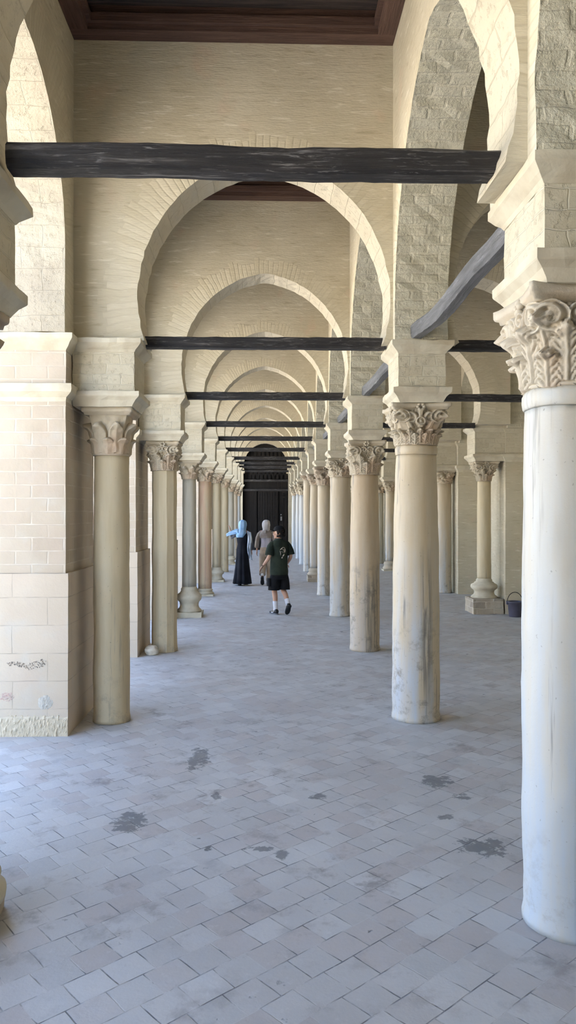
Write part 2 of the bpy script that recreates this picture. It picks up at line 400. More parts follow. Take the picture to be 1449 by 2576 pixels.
def ellipsoid(bm, c, r, seg=20, rng=14):
    m = Matrix.Translation(c) @ Matrix.Diagonal((*r, 1))
    bmesh.ops.create_uvsphere(bm, u_segments=seg, v_segments=rng, radius=1, matrix=m)

# ------------------------------------------------------------------ arch walls
def arch_curve(R, e, ws, stilt=False, n=36):
    """right half of a pointed horseshoe, from the springing (height ws) to the crown, centre at the origin"""
    top = math.acos(e / R)
    if stilt:
        pts = [(R - e, ws), (R - e, ws * .66), (R - e, ws * .33)] + [(-e + R * math.cos(top * i / n), R * math.sin(top * i / n)) for i in range(n + 1)]
    else:
        a0 = math.asin(ws / R)
        pts = [(-e + R * math.cos(a0 + (top - a0) * i / n), R * math.sin(a0 + (top - a0) * i / n)) for i in range(n + 1)]
    return pts
def arch_wall(name, center, R, e, zs, ztop, aL, aR, thick, rot, mats, stilt=False, seed=0, wav=.006):
    """a wall over an arch; object origin = arch centre, local x along the wall, local y through it, mats = (face, soffit)"""
    cz = center[2]; ws = zs - cz; wt = ztop - cz
    half = arch_curve(R, e, ws, stilt)
    r_ = random.Random(seed)
    right = half; left = [(-u, w) for (u, w) in half[:-1]]
    inner = right + left[::-1]
    inner = [(u * (1 + r_.uniform(-wav, wav)), w + r_.uniform(-wav, wav) * .6) if 0 < i < len(inner) - 1 else (u, w) for i, (u, w) in enumerate(inner)]
    inner = [(min(max(u, -aL + .006), aR - .006), w) for u, w in inner]
    def outer(u, w, i):
        a = math.atan2(w, u)
        if i == 0: return (aR, ws)
        if i == len(inner) - 1: return (-aL, ws)
        du, dw = math.cos(a), math.sin(a)
        t = 1e9
        if du > 1e-6: t = min(t, aR / du)
        if du < -1e-6: t = min(t, -aL / du)
        if dw > 1e-6: t = min(t, wt / dw)
        q = (du * t, max(dw * t, ws)); return q
    out = [outer(u, w, i) for i, (u, w) in enumerate(inner)]
    # snap the nearest outer points to the corners
    for corner in ((aR, wt), (-aL, wt)):
        k = min(range(len(out)), key=lambda i: (out[i][0] - corner[0]) ** 2 + (out[i][1] - corner[1]) ** 2); out[k] = corner
    bm = bmesh.new(); h = thick / 2; N = len(inner); K = 5
    F_ = [[bm.verts.new((inner[i][0] + (out[i][0] - inner[i][0]) * k / K, -h, inner[i][1] + (out[i][1] - inner[i][1]) * k / K)) for k in range(K + 1)] for i in range(N)]
    B_ = [[bm.verts.new((v.co.x, h, v.co.z)) for v in row] for row in F_]
    T = 4
    mid = [[F_[i][0]] + [bm.verts.new((min(max(inner[i][0] + r_.uniform(-wav, wav), -aL + .004), aR - .004), -h + thick * j / T, inner[i][1] + r_.uniform(-wav, wav))) for j in range(1, T)] + [B_[i][0]] for i in range(N)]
    for i in range(N - 1):
        for k in range(K):
            for S in (F_, B_): bm.faces.new((S[i][k], S[i + 1][k], S[i + 1][k + 1], S[i][k + 1]))
        for j in range(T):
            f = bm.faces.new((mid[i][j], mid[i + 1][j], mid[i + 1][j + 1], mid[i][j + 1])); f.material_index = 1
        bm.faces.new((F_[i][K], F_[i + 1][K], B_[i + 1][K], B_[i][K]))
    for i in (0, N - 1):
        bm.faces.new([F_[i][k] for k in range(K + 1)] + [B_[i][k] for k in range(K, -1, -1)] + [mid[i][j] for j in range(T - 1, 0, -1)])
    bm.normal_update()
    o = obj(name, bm, mats, loc=center); o.rotation_euler = (0, 0, rot)
    return o

XL, XR = -1.33, 1.31                 # column rows of the near aisle
WL, WR = -1.61, 1.083                # inner faces of the walls above
RW = (1.083, 1.53)                   # the middle arcade wall
XW, PW = 3.97, 4.25                  # columns and piers by the far right wall
RISE = .045
def zi(n): return 3.25 + RISE * (n - 2) * (1 if n > 2 else 0)
def zroof(n): return 5.77 + .03 * max(0, n - 2)
NB = 10                              # last cross arch
YE = 11 * P                            # end wall with the door
ROOF = 6.25
ordn = ['', 'first', 'second', 'third', 'fourth', 'fifth', 'sixth', 'seventh', 'eighth', 'ninth', 'tenth', 'eleventh']

# ------------------------------------------------------------------ structure
bm = bmesh.new(); box(bm, -2.36, 5.6, -1.9, YE + .6, -.3, 0); struct('floor', bm, M['floor'])
bm = bmesh.new(); box(bm, -46, -2.36, -40, 70, -.3, -.02); tag(obj('courtyard_ground', bm, M['court']), kind='structure')
bm = bmesh.new(); box(bm, 5.1, 5.6, -1.9, YE + .6, 0, ROOF); struct('wall_right', bm, M['wall'])
bm = bmesh.new(); box(bm, -2.36, 5.1, -1.9, -1.5, 0, ROOF); struct('wall_back_light_block', bm, M['wall'])  # unseen wall added behind the camera to keep light from that side out
bm = bmesh.new(); box(bm, -2.7, 5.7, -2, YE + .7, ROOF, ROOF + .4); struct('roof', bm, M['roof'])
bm = bmesh.new(); box(bm, -47, -46, -40, 70, -.3, 7.5); struct('wall_courtyard', bm, M['wall'])

# ------------------------------------------------------------------ timber ceilings
def timber_ceiling(x0, x1, y0, y1, z):
    bm = bmesh.new(); box(bm, x0, x1, y0, y1, z + .20, z + .24)
    c = struct('ceiling', bm, M['ceil_b'])
    fw = .15
    for a in ((x0 + .003, x1 - .003, y1 - fw, y1 - .003, M['ceil']), (x0 + .003, x1 - .003, y0 + .003, y0 + fw, M['ceil']),
              (x0 + .003, x0 + fw, y0 + fw, y1 - fw, M['ceil_y']), (x1 - fw, x1 - .003, y0 + fw, y1 - fw, M['ceil_y'])):
        bm = bmesh.new(); box(bm, *a[:4], z + .0, z + .10); box(bm, a[0] + (.0 if a[4] == M['ceil'] else .0), a[1], a[2], a[3], z + .10, z + .20)
        obj('frame_board', bm, a[4], c)
    # inner moulding of the frame
    bm = bmesh.new(); m_ = .035
    for a in ((x0 + fw, x1 - fw, y1 - fw - m_, y1 - fw), (x0 + fw, x1 - fw, y0 + fw, y0 + fw + m_), (x0 + fw, x0 + fw + m_, y0 + fw + m_, y1 - fw - m_), (x1 - fw - m_, x1 - fw, y0 + fw + m_, y1 - fw - m_)):
        box(bm, *a, z + .05, z + .12)
    obj('frame_moulding', bm, M['ceil'], c)
    n = 6; inner0, inner1 = y0 + fw, y1 - fw
    for i in range(1, n):
        yy = inner0 + (inner1 - inner0) * i / n
        bm = bmesh.new(); box(bm, x0 + fw + m_, x1 - fw - m_, yy - .035, yy + .035, z + .05, z + .20); box(bm, x0 + fw + m_, x1 - fw - m_, yy - .05, yy + .05, z + .12, z + .15)
        obj('ceiling_joist', bm, M['ceil'], c)
    return c
TH = .42
for n in range(0, NB + 1):
    y0 = n * P + TH / 2 if n else -1.5; y1 = (n + 1) * P - TH / 2 if n < NB else YE
    timber_ceiling(WL, WR, y0, y1, zroof(n + 1))
    timber_ceiling(RW[1], PW, y0, y1, zroof(n + 1))

# ------------------------------------------------------------------ arches
near_words = ['', 'nearest, only its sides in view', 'first whole one, behind the thick black beam']
for n in range(1, NB + 1):
    zc = 3.61 + RISE * max(0, n - 2)
    nm = near_words[n] if n < 3 else '%s from the viewer' % ordn[n]
    o = arch_wall('cross_arch', (-.075 if n == 1 else -.008, n * P, zc + .012), 1.28 if n == 1 else 1.213, .16 if n == 1 else .145, zi(n), ROOF, -WL - (.075 if n == 1 else .008), WR + (.075 if n == 1 else .008), TH, 0, (M['wall_t'], M['soff_t']), seed=n)
    tag(o, 'plastered horseshoe arch across the near aisle, ' + nm, 'arch', 'round arches across the near aisle')
    cx = (XR + XW) / 2 + .02
    o = arch_wall('cross_arch', (cx, n * P, zc + .012), 1.213, .145, zi(n), ROOF, cx - RW[1], PW - cx, TH, 0, (M['wall_t'], M['soff_t']), seed=n + 30)
    tag(o, 'shaded horseshoe arch across the right aisle, %s from the viewer' % ordn[n], 'arch', 'round arches across the right aisle')
for n in range(0, NB + 1):
    up = RISE * max(0, n - 2); L = P if n < NB else YE - NB * P
    hi_ = P / 2
    o = arch_wall('arcade_arch', ((RW[0] + RW[1]) / 2, (n + .5) * P, 3.45 + up), 1.65, .30, zi(n), ROOF, hi_, hi_, RW[1] - RW[0], PI / 2, (M['wall_l'], M['soff_l']), seed=n + 60, wav=.01)
    tag(o, 'tall pointed brick arch between the %s and %s columns of the right row' % (['near unseen', 'first', 'second', 'third', 'fourth', 'fifth', 'sixth', 'seventh', 'eighth', 'ninth', 'tenth'][n], ordn[n + 1]), 'arch', 'pointed arches of the middle arcade')
    o = arch_wall('courtyard_arch', ((WL - 2.36) / 2, (n + .5) * P + .05, 3.95 + up), 1.15, .04, zi(n), ROOF, P / 2, P / 2, 2.36 + WL, PI / 2, (M['wall_l'], M['soff_p']), stilt=True, seed=n + 90, wav=.008)
    tag(o, 'pointed arch on the left opening to the courtyard, ' + ('beside the viewer' if n == 0 else 'bright inside, by the left edge' if n == 1 else '%s from the viewer' % ordn[n]), 'arch', 'arches opening to the courtyard')
    if 3 <= n < NB:
        o = arch_wall('wall_arch', ((PW + 5.1) / 2, (n + .5) * P + .5, 3.85 + up), 1.12, .04, zi(n), ROOF, P / 2, P / 2, 5.1 - PW - .002, PI / 2, (M['wall_l'], M['soff_l']), stilt=True, seed=n + 120)
        tag(o, 'arch against the far right wall, in the %s bay from the viewer' % ordn[n + 1], 'arch', 'arches along the far right wall')

# ------------------------------------------------------------------ end wall and door
bm = bmesh.new()
for a in ((-2.36, -1.1, 0, ROOF), (1.1, 5.1, 0, ROOF)): box(bm, a[0], a[1], YE, YE + .5, a[2], a[3])
struct('wall_end', bm, M['wall'])
o = arch_wall('wall_end', (0, YE + .25, 4.05), 1.1, .05, 3.7, ROOF, 1.1, 1.1, .5, 0, (M['wall_t'], M['soff_t'])); o['kind'] = 'structure'
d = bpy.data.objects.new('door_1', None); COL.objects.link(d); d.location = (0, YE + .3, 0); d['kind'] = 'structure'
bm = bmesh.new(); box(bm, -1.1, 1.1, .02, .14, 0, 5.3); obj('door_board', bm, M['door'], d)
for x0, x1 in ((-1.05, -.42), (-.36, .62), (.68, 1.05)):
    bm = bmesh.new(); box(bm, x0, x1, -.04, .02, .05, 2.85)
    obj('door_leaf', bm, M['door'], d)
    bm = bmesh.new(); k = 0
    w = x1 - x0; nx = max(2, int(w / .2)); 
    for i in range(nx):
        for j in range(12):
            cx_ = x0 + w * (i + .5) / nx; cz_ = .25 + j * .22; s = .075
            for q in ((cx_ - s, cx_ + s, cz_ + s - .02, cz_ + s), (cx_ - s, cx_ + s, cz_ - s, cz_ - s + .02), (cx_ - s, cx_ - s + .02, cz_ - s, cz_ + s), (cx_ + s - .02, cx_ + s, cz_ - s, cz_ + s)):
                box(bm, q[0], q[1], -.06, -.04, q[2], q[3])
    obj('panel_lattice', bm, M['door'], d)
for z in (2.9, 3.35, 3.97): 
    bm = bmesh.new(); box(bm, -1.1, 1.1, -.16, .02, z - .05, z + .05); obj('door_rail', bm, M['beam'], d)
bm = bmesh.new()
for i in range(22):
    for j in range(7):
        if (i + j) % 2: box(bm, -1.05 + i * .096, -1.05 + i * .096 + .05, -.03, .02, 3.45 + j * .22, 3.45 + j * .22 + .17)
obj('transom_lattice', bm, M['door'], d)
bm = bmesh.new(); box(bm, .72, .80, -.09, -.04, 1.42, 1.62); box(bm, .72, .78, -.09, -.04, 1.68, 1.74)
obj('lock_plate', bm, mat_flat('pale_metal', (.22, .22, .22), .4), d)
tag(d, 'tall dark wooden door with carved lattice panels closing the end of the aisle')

# ------------------------------------------------------------------ piers on the courtyard side
def pier(n, x_in, x_out, y0, y1, label, group, rich=True):
    sgn = 1 if x_in > x_out else -1     # which way the visible face looks
    root = thing('masonry_pier', label, 'pier', ((x_in + x_out) / 2, (y0 + y1) / 2, 0), group)
    hx = abs(x_in - x_out) / 2; hy = (y1 - y0) / 2; top = zi(n)
    def sec(g, z, both=False):
        return ((-hx - (g if sgn < 0 or both else 0)), (hx + (g if sgn > 0 or both else 0)), -hy - g, hy + g, z)
    dv = .09 if n == 2 else .2
    bm = bmesh.new(); box(bm, *sec(.018, 0)[:4], .0, 1.31, dv); rough_bm(bm, .004, 5, n); obj('pier_foot', bm, M['pier_block'], root)
    bm = bmesh.new(); box(bm, *sec(-.008, 0)[:4], 1.31, 2.75, dv); rough_bm(bm, .0035, 6, n + 3); obj('pier_shaft', bm, M['pier_brick'], root)
    bm = bmesh.new(); sqloft(bm, [sec(g, z) for g, z in ((-.008, 2.70), (.0, 2.735), (.045, 2.775), (.05, 2.80), (.05, 2.84), (0, 2.845))], 8); rough_bm(bm, .004, 14, n); obj('string_course', bm, M['cornice'], root)
    bm = bmesh.new(); box(bm, *sec(-.006, 0)[:4], 2.843, top - .13, dv); rough_bm(bm, .0035, 6, n + 5); obj('pier_block', bm, M['pier_brick'], root)
    bm = bmesh.new(); sqloft(bm, [sec(g, z) for g, z in ((-.006, top - .135), (.02, top - .10), (.035, top - .075), (.055, top - .05), (.06, top - .04), (.06, top - .004), (0, top))], 8); rough_bm(bm, .004, 14, n + 1); obj('pier_cornice', bm, M['cornice'], root)
    return root
for n in range(0, NB + 1):
    yc = n * P + .06
    lab = {0: 'pale ashlar pier beside the viewer on the courtyard side, out of view', 1: 'pale ashlar pier behind the cropped left column, out of view',
           2: 'bright pale ashlar pier filling the left edge, with carved marks low on its front',
           3: 'pale ashlar pier seen in the gap right of the nearest olive column'}.get(n, 'pale ashlar pier on the courtyard side behind the %s left column from the viewer' % ordn[n])
    r = pier(n, WL, -2.36, yc - .50, yc + .50, lab, 'ashlar piers on the courtyard side')
    if n == 2:
        # weathered patches on the front: dark scratches, a pink repair, a white scuffed patch and the chipped foot
        hx = .375; fy = -.5 - .018
        rr = random.Random(3)
        bm = bmesh.new()
        for i in range(110):
            u_ = rr.random(); x = -.09 + .31 * u_; z = .575 + .012 * math.sin(u_ * 9) + rr.uniform(-.030, .030) * (.5 + u_ * .6)
            a = rr.uniform(0, PI); l = rr.uniform(.0015, .0065); c_, s_ = math.cos(a) * l, math.sin(a) * l; w = .0008
            y = fy - .006; pts = [(x - c_ - s_ * .2, z - s_ + c_ * .2), (x + c_ - s_ * .2, z + s_ + c_ * .2), (x + c_ + s_ * .2, z + s_ - c_ * .2), (x - c_ + s_ * .2, z - s_ - c_ * .2)]
            a_ = [bm.verts.new((px, y, pz)) for px, pz in pts]; b_ = [bm.verts.new((px, y + .02, pz)) for px, pz in pts]
            bm.faces.new(a_)
            for k in range(4): bm.faces.new((a_[k], a_[(k + 1) % 4], b_[(k + 1) % 4], b_[k]))
        obj('scratch_marks', bm, mat_flat('scratch_dark', (.27, .235, .21)), r)
        def patch(name, cx, cz, rx, rz, mt, seed):
            bm = bmesh.new(); N = 16; g = [[None] * (N + 1) for _ in range(N + 1)]
            for i in range(N + 1):
                for j in range(N + 1):
                    u_, v_ = i / N * 2 - 1, j / N * 2 - 1
                    k = math.sqrt(max(u_ * u_, v_ * v_)) / (math.hypot(u_, v_) or 1); x, z = u_ * k, v_ * k
                    d_ = math.hypot(x, z); bl = 1 + .22 * mnoise.noise(Vector((x * 2, z * 2, seed)))
                    dep = (1 - d_ ** 3) * .010 * (1 + .9 * mnoise.noise(Vector((x * 7, z * 7, seed + 5))))
                    g[i][j] = bm.verts.new((cx + x * rx * bl, fy + .007 - max(dep, 0), cz + z * rz * bl))
            for i in range(N):
                for j in range(N): bm.faces.new((g[i][j], g[i + 1][j], g[i + 1][j + 1], g[i][j + 1]))
            obj(name, bm, mt, r, smooth=True)
        patch('pink_repair', -.095, .315, .09, .055, mat_flat('pink_mortar', (.52, .36, .31), .9, 1., nscale=30, c2=(.53, .43, .37)), 1.0)
        patch('pale_scuff', .206, .27, .075, .08, mat_flat('pale_mortar', (.60, .56, .49), .9, 1., nscale=30), 4.0)
        bm = bmesh.new()
        N1, N2 = 90, 14
        g = [[bm.verts.new((-hx + (2 * hx + .018) * i / N1, fy - .004 - .012 * max(0, mnoise.noise(Vector((i * .55, j * .35, 2)))) - (.006 if j < N2 - 1 else -.006), .17 * j / N2 * (1 + .12 * mnoise.noise(Vector((i * .1, 0, 8)))))) for j in range(N2 + 1)] for i in range(N1 + 1)]
        for i in range(N1):
            for j in range(N2): bm.faces.new((g[i][j], g[i + 1][j], g[i + 1][j + 1], g[i][j + 1]))
        obj('chipped_foot', bm, M['pier_rough'], r)
for n in range(3, NB + 1):
    lab = {4: 'shaded brick pier by the far right wall beside the grey bucket'}.get(n, 'shaded brick pier at the far right wall behind the %s wall column' % ordn[n])
    root = thing('wall_pier', lab, 'pier', ((PW + 5.1) / 2, n * P + .5, 0), 'piers along the far right wall')
    hx = (5.1 - PW) / 2 - .001; hy = .43; top = zi(n)
    bm = bmesh.new(); box(bm, -hx, hx, -hy, hy, 0, 2.70, .2); 
    for v in bm.verts:
        if v.co.x < hx - .01: v.co = jit(v.co, .008, 8, n)
    obj('pier_shaft', bm, M['wall'], root)
    bm = bmesh.new(); sqloft(bm, [(-hx - g, hx, -hy - g, hy + g, z) for g, z in ((0, 2.70), (.01, 2.74), (.05, 2.79), (.05, 2.84), (0, 2.845))]); obj('string_course', bm, M['cornice'], root)
    bm = bmesh.new(); sqloft(bm, [(-hx, hx, -hy, hy, 2.845), (-hx, hx, -hy, hy, top - .12), (-hx - .01, hx, -hy - .01, hy + .01, top - .10), (-hx - .05, hx, -hy - .05, hy + .05, top - .05), (-hx - .05, hx, -hy - .05, hy + .05, top)]); obj('pier_block', bm, M['impost'], root)

# ------------------------------------------------------------------ columns
def bell_r(t, r0, r1): return r0 + (r1 - r0) * (t ** 2.2)
def sstep(x, a, b):
    t = max(0.0, min(1.0, (x - a) / (b - a))); return t * t * (3 - 2 * t)
def leaf_h(s_, tau, lobes, amp=1.0):
    """relief of one acanthus leaf: s_ across (-1..1), tau up (0..1)"""
    a = abs(s_)
    if tau < 0 or tau > 1 or a > 1.05: return 0.0
    prof = .98 * (1 - max(0, (tau - .55) / .47) ** 2.2)
    ph = 2 * PI * lobes * (tau - .40 * a) if lobes else 0
    edge = prof * (1 - (.26 * (.5 - .5 * math.cos(ph)) if lobes else 0))
    m = sstep(a, edge + .02, edge - .13)
    h = .012 + .026 * tau ** 1.4 + .026 * sstep(tau, .62, .93) + .012 * (1 - a) ** 2
    if lobes:
        h -= .013 * (.5 + .5 * math.cos(ph)) ** 3 * sstep(a, .14, .34)
        h -= .010 * math.exp(-((a - .16) / .05) ** 2) * (1 - tau * .6)
    return m * h * amp
def spiral_h(dx, dz, rad, turns, hand=1):
    """relief of a rolled scroll of radius rad (metres) at offset dx, dz from its eye"""
    d = math.hypot(dx, dz)
    if d > rad: return 0.0
    ph = math.atan2(dz, dx * hand) / (2 * PI)
    w = (d / rad * turns - ph)
    return sstep(d, rad, rad * .86) * (.030 + .014 * math.cos(2 * PI * w) + .012 * sstep(d, rad * .25, 0))
def capital_bm(r0, H, a, style, detail, seed):
    """r0 foot radius, H height, a half width of the top slab; a bell swelling from round to square, cut in relief"""
    bm = bmesh.new(); NA, NZ = (256, 84) if detail == 2 else (200, 60) if detail else (88, 30)
    zt = H * .86
    tiers = {'big': ((8, .5, .0, .46, 5, 1.15), (8, 0, .05, .76, 7, 1.15)), 'rich': ((14, .5, .0, .34, 4, .75), (14, 0, .04, .47, 5, .8)),
             'scroll': ((8, .5, .0, .44, 6, .9), (8, 0, .06, .70, 8, .9)), 'worn': ((8, .5, .0, .48, 3, .9), (8, 0, .1, .78, 3, 1.0)),
             'plain': ((8, .5, .03, .44, 0, .8), (8, 0, .06, .82, 0, .95))}[style]
    grid = []
    for j in range(NZ + 1):
        t = j / NZ; row = []
        for i in range(NA):
            th = 2 * PI * i / NA
            sq = 1 / max(abs(math.cos(th)), abs(math.sin(th)))            # 1 .. 1.414
            k = sstep(t, .28, 1.0)
            q = (th / (PI / 2)) % 1.0; dcorner = abs(q - .5) * PI / 2      # angle from the corner
            if style == 'plain': k *= .8
            rb = r0 + (a * .86 - r0) * t ** 2.0
            rad = rb * (1 + (sq ** .9 - 1) * k * .92)
            h = 0.0
            for (N, off, t0, t1, lob, amp) in tiers:
                u = (th / (2 * PI) * N + off) % 1.0; s_ = (u - .5) * 2 * 1.06
                h = max(h, leaf_h(s_, (t - t0) / (t1 - t0), lob, amp))
            x = 0
            if style in ('big', 'scroll', 'worn', 'rich'):
                # corner scrolls, seen from both sides of the corner, and small ones by the middle of each side
                for sgn in (-1, 1):
                    dx = ((q - .5) * PI / 2 - sgn * .15) * rad; dz = (t - .80) * zt
                    h = max(h, spiral_h(dx, dz, .072 if style != 'rich' else .060, 2.2, sgn) * 1.15)
                    qq = ((q + .5) % 1 - .5) * PI / 2
                    if style in ('scroll', 'big'):
                        h = max(h, spiral_h((qq - sgn * .17) * rad, (t - .84) * zt, .046, 1.8, -sgn) * .8)
                    if style == 'rich':
                        d_ = math.hypot((qq - sgn * .36) * rad, (t - .76) * zt)
                        if d_ < .052: h = max(h, .012 + .022 * math.exp(-((d_ - .036) / .009) ** 2) + .020 * math.exp(-(d_ / .012) ** 2))
                # stalks rising to the corners
                dq = abs(abs(q - .5) * PI / 2 - (.62 - .50 * t)) * rad
                if .40 < t < .95: h = max(h, (.026 + .02 * t) * sstep(dq, .026, .010) * sstep(t, .40, .5))
                if dcorner < .30 and t > .42: h = max(h, leaf_h(dcorner / .34 * (1 if q > .5 else -1), (t - .36) / .50, 4 if style != 'rich' else 0, 1.25 if style == 'big' else 1.0))
                qq = abs(((q + .5) % 1 - .5) * PI / 2) * rad
                if style == 'rich' and .48 < t < .98: h = max(h, .030 * sstep(qq, .024, .012), spiral_h(qq, (t - .64) * zt, .045, 1.5))
                if h < .004:     # drilled ground between the leaves
                    h = -.010 - .010 * (1 if (math.sin(th * 37) * math.sin(t * 41) > .35) else 0)
            z = t * zt - max(0, h - .040) * .55
            if style == 'worn':
                h = h * .85 + .030 * mnoise.noise(Vector((math.cos(th) * 2.2 + seed, math.sin(th) * 2.2, t * 3.2))) + .016 * mnoise.noise(Vector((math.cos(th) * 6 + seed, math.sin(th) * 6, t * 8)))
            else: h += .006 * mnoise.noise(Vector((math.cos(th) * 5 + seed, math.sin(th) * 5, t * 6)))
            row.append(bm.verts.new(((rad + h) * math.cos(th), (rad + h) * math.sin(th), z)))
        grid.append(row)
    for A, B in zip(grid, grid[1:]):
        for i in range(NA): bm.faces.new((A[i], A[(i + 1) % NA], B[(i + 1) % NA], B[i]))
    bm.faces.new(grid[0]); bm.faces.new(grid[-1])
    # foot ring
    lathe(bm, [(r0 * .98, -.002), (r0 * 1.05, .004), (r0 * 1.06, .014), (r0 * 1.0, .024)], 48 if detail else 24)
    # top slab with hollowed sides, blunt corners and a flower in the middle of each side
    z0, z1 = H * .84, H; rings = []; n = 14 if detail else 8
    for f, k in ((0, .95), (.30, .97), (.40, 1.03), (.55, 1.05), (1, 1.05)):
        ring = []; z = z0 + (z1 - z0) * f
        for q in range(4):
            for i in range(n):
                u = -1 + 2 * i / (n - 1); sag = (.15 if style != 'plain' else .05) * a * (1 - u * u) ** .8
                x, y = u * a * .95 * k, -(a * k - sag); c_, s_ = math.cos(q * PI / 2), math.sin(q * PI / 2)
                ring.append(bm.verts.new((x * c_ - y * s_, x * s_ + y * c_, z)))
        rings.append(ring)
    L = 4 * n
    for A, B in zip(rings, rings[1:]):
        for i in range(L): bm.faces.new((A[i], A[(i + 1) % L], B[(i + 1) % L], B[i]))
    bm.faces.new(rings[0]); bm.faces.new(rings[-1])
    if style != 'plain':
        for k in range(4):
            th = k * PI / 2; c_, s_ = math.cos(th), math.sin(th); rb = a * .90
            for m_ in range(6):
                an = m_ * PI / 3; ellipsoid(bm, (c_ * rb - s_ * .026 * math.cos(an), s_ * rb + c_ * .026 * math.cos(an), H * .90 + .024 * math.sin(an)), (.016, .016, .014), 8, 6)
    rough_bm(bm, .005, 24, seed)
    return bm
def column(name, x, y, n, rb, rt, zst, zct, mat, style, label, group, base=None, impost=(.255, .28), capmat='cap_a', aw=.235, detail=False, ring=True, imp_ext=None, facets=0, seed=1):
    root = thing(name, label, 'column', (x, y, 0), group); top = zi(n); seg = 56 if detail else 28
    zb = 0.0
    if base:
        kind, hb, rbase, ph, pw = base       # kind, height, widest radius, plinth height, plinth half width
        bm = bmesh.new(); box(bm, -pw, pw, -pw, pw, 0, ph, .06); rough_bm(bm, .012 if kind != 'fine' else .003, 12, seed); obj('plinth', bm, M['plinth'] if ph > .1 else M['cornice'], root)
        bm = bmesh.new(); h_ = hb - ph
        if kind == 'torus': pr = [(rbase * .98, 0), (rbase * 1.0, .06), (rbase * .80, .16), (rbase * .74, .26), (rbase * .78, .38), (rbase * .97, .48), (rbase * 1.02, .58), (rbase * .97, .68), (rbase * .74, .76), (rbase * .72, .80), (rb * 1.12, .84), (rb * 1.16, .9), (rb * 1.04, .96), (rb, 1)]
        else: pr = [(rbase, 0), (rbase * 1.02, .2), (rbase * .86, .42), (rbase * .84, .52), (rbase * .93, .66), (rbase * .86, .82), (rb, 1)]
        lathe(bm, [(r_, ph + h_ * t) for r_, t in pr], seg); rough_bm(bm, .004, 10, seed); obj('column_base', bm, M['cornice'] if mat in (SH['olive'], SH['grey'], SH['rust']) else M['cap_b'], root, smooth=True)
        zb = hb
    # shaft
    bm = bmesh.new(); prof = []; NZ = 40 if detail else 16
    if not base: prof += [(rb * 1.045, 0), (rb * 1.045, .03), (rb * 1.01, .06)]
    for i in range(NZ + 1):
        t = i / NZ; z = (zb if base else .08) + (zst - (zb if base else .08)) * t
        prof.append((rb + (rt - rb) * t ** 1.3 + .012 * math.sin(PI * t) * (rb - rt > .01), z))
    if ring: prof = prof[:-1] + [(rt, zst - .085), (rt * 1.06, zst - .075), (rt * 1.085, zst - .05), (rt * 1.085, zst - .02), (rt * 1.02, zst)]
    lathe(bm, [q for i, q in enumerate(prof) if i == 0 or q[1] > prof[i - 1][1] - 1e-6 or True], facets or seg); rough_bm(bm, .007 if detail else .005, 3.5, seed); rough_bm(bm, .003, 18, seed + 4)
    obj('shaft', bm, mat, root, smooth=not facets)
    H = zct - zst
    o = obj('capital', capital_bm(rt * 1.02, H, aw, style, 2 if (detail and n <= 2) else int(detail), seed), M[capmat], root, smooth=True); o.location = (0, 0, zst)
    # impost: lower moulding, brick block, upper moulding
    ix, iy = impost; x0, x1 = (-ix, ix) if not imp_ext else (imp_ext[0] if imp_ext[0] is not None else -ix, imp_ext[1] if imp_ext[1] is not None else ix)
    exl = 0 if imp_ext and imp_ext[0] is not None else 1; exr = 0 if imp_ext and imp_ext[1] is not None else 1
    def sc(g, z): return (x0 - g * exl, x1 + g * exr, -iy - g, iy + g, z)
    bm = bmesh.new(); sqloft(bm, [sc(g, z) for g, z in ((-.03, zct), (-.022, zct + .015), (.0, zct + .05), (.03, zct + .078), (.034, zct + .085), (.034, zct + .122), (-.01, zct + .126))], 9); rough_bm(bm, .006, 12, seed); obj('lower_impost_moulding', bm, M['cornice'], root)
    bm = bmesh.new(); box(bm, *sc(-.012, 0)[:4], zct + .124, top - .105, .07 if detail else .2); rough_bm(bm, .006, 11, seed + 2); obj('impost_block', bm, M['impost'], root)
    bm = bmesh.new(); sqloft(bm, [sc(g, z) for g, z in ((-.012, top - .108), (.0, top - .09), (.02, top - .072), (.040, top - .05), (.050, top - .04), (.050, top - .002), (-.01, top))], 9); rough_bm(bm, .006, 12, seed + 3); obj('upper_impost_moulding', bm, M['cornice'], root)
    return root

GR = 'marble columns of the right row'; GL = 'columns of the left row'
#  n, x, rb, rt, shaft top, capital top, material, style, base, capmat, label
RC = [
 (1, 1.335, .190, .179, 2.335, 2.745, 'white', 'big', None, 'cap_b', 'big white marble column with bluish stains cut by the right edge of the picture'),
 (2, 1.32, .203, .170, 2.385, 2.735, 'warm', 'rich', None, 'cap_a', 'marble column with rosette capital, bluish at the foot, next beyond the cropped right one'),
 (3, 1.305, .190, .172, 2.295, 2.735, 'brown', 'scroll', None, 'cap_a', 'brown pitted column with densely scrolled capital, dark and dirty at the foot'),
 (4, 1.31, .186, .178, 2.425, 2.745, 'cream', 'worn', None, 'cap_a', 'cream column under a broken eroded capital, behind the brown pitted one'),
 (5, 1.285, .152, .145, 2.40, 2.80, 'cream', 'scroll', None, 'cap_c', 'cream column with a dark brown leafy capital, fifth from the viewer in the right row'),
 (6, 1.315, .150, .138, 2.53, 2.81, 'cream', 'worn', ('low', .36, .21, .17, .22), 'cap_c', 'column on a moulded base and block plinth in the right row'),
 (7, 1.305, .150, .145, 2.80, 2.93, 'cream', 'plain', None, 'cap_c', 'tall pale shaft reaching almost to its impost, seventh in the right row'),
 (8, 1.32, .140, .13, 2.42, 2.88, 'blue', 'scroll', None, 'cap_a', 'bluish white column, eighth from the viewer in the right row'),
 (9, 1.33, .140, .13, 2.53, 2.90, 'blue', 'worn', None, 'cap_a', 'bluish white column, ninth from the viewer in the right row'),
 (10, 1.29, .140, .13, 2.55, 2.93, 'blue', 'scroll', None, 'cap_a', 'bluish white column nearest the dark door in the right row'),
]
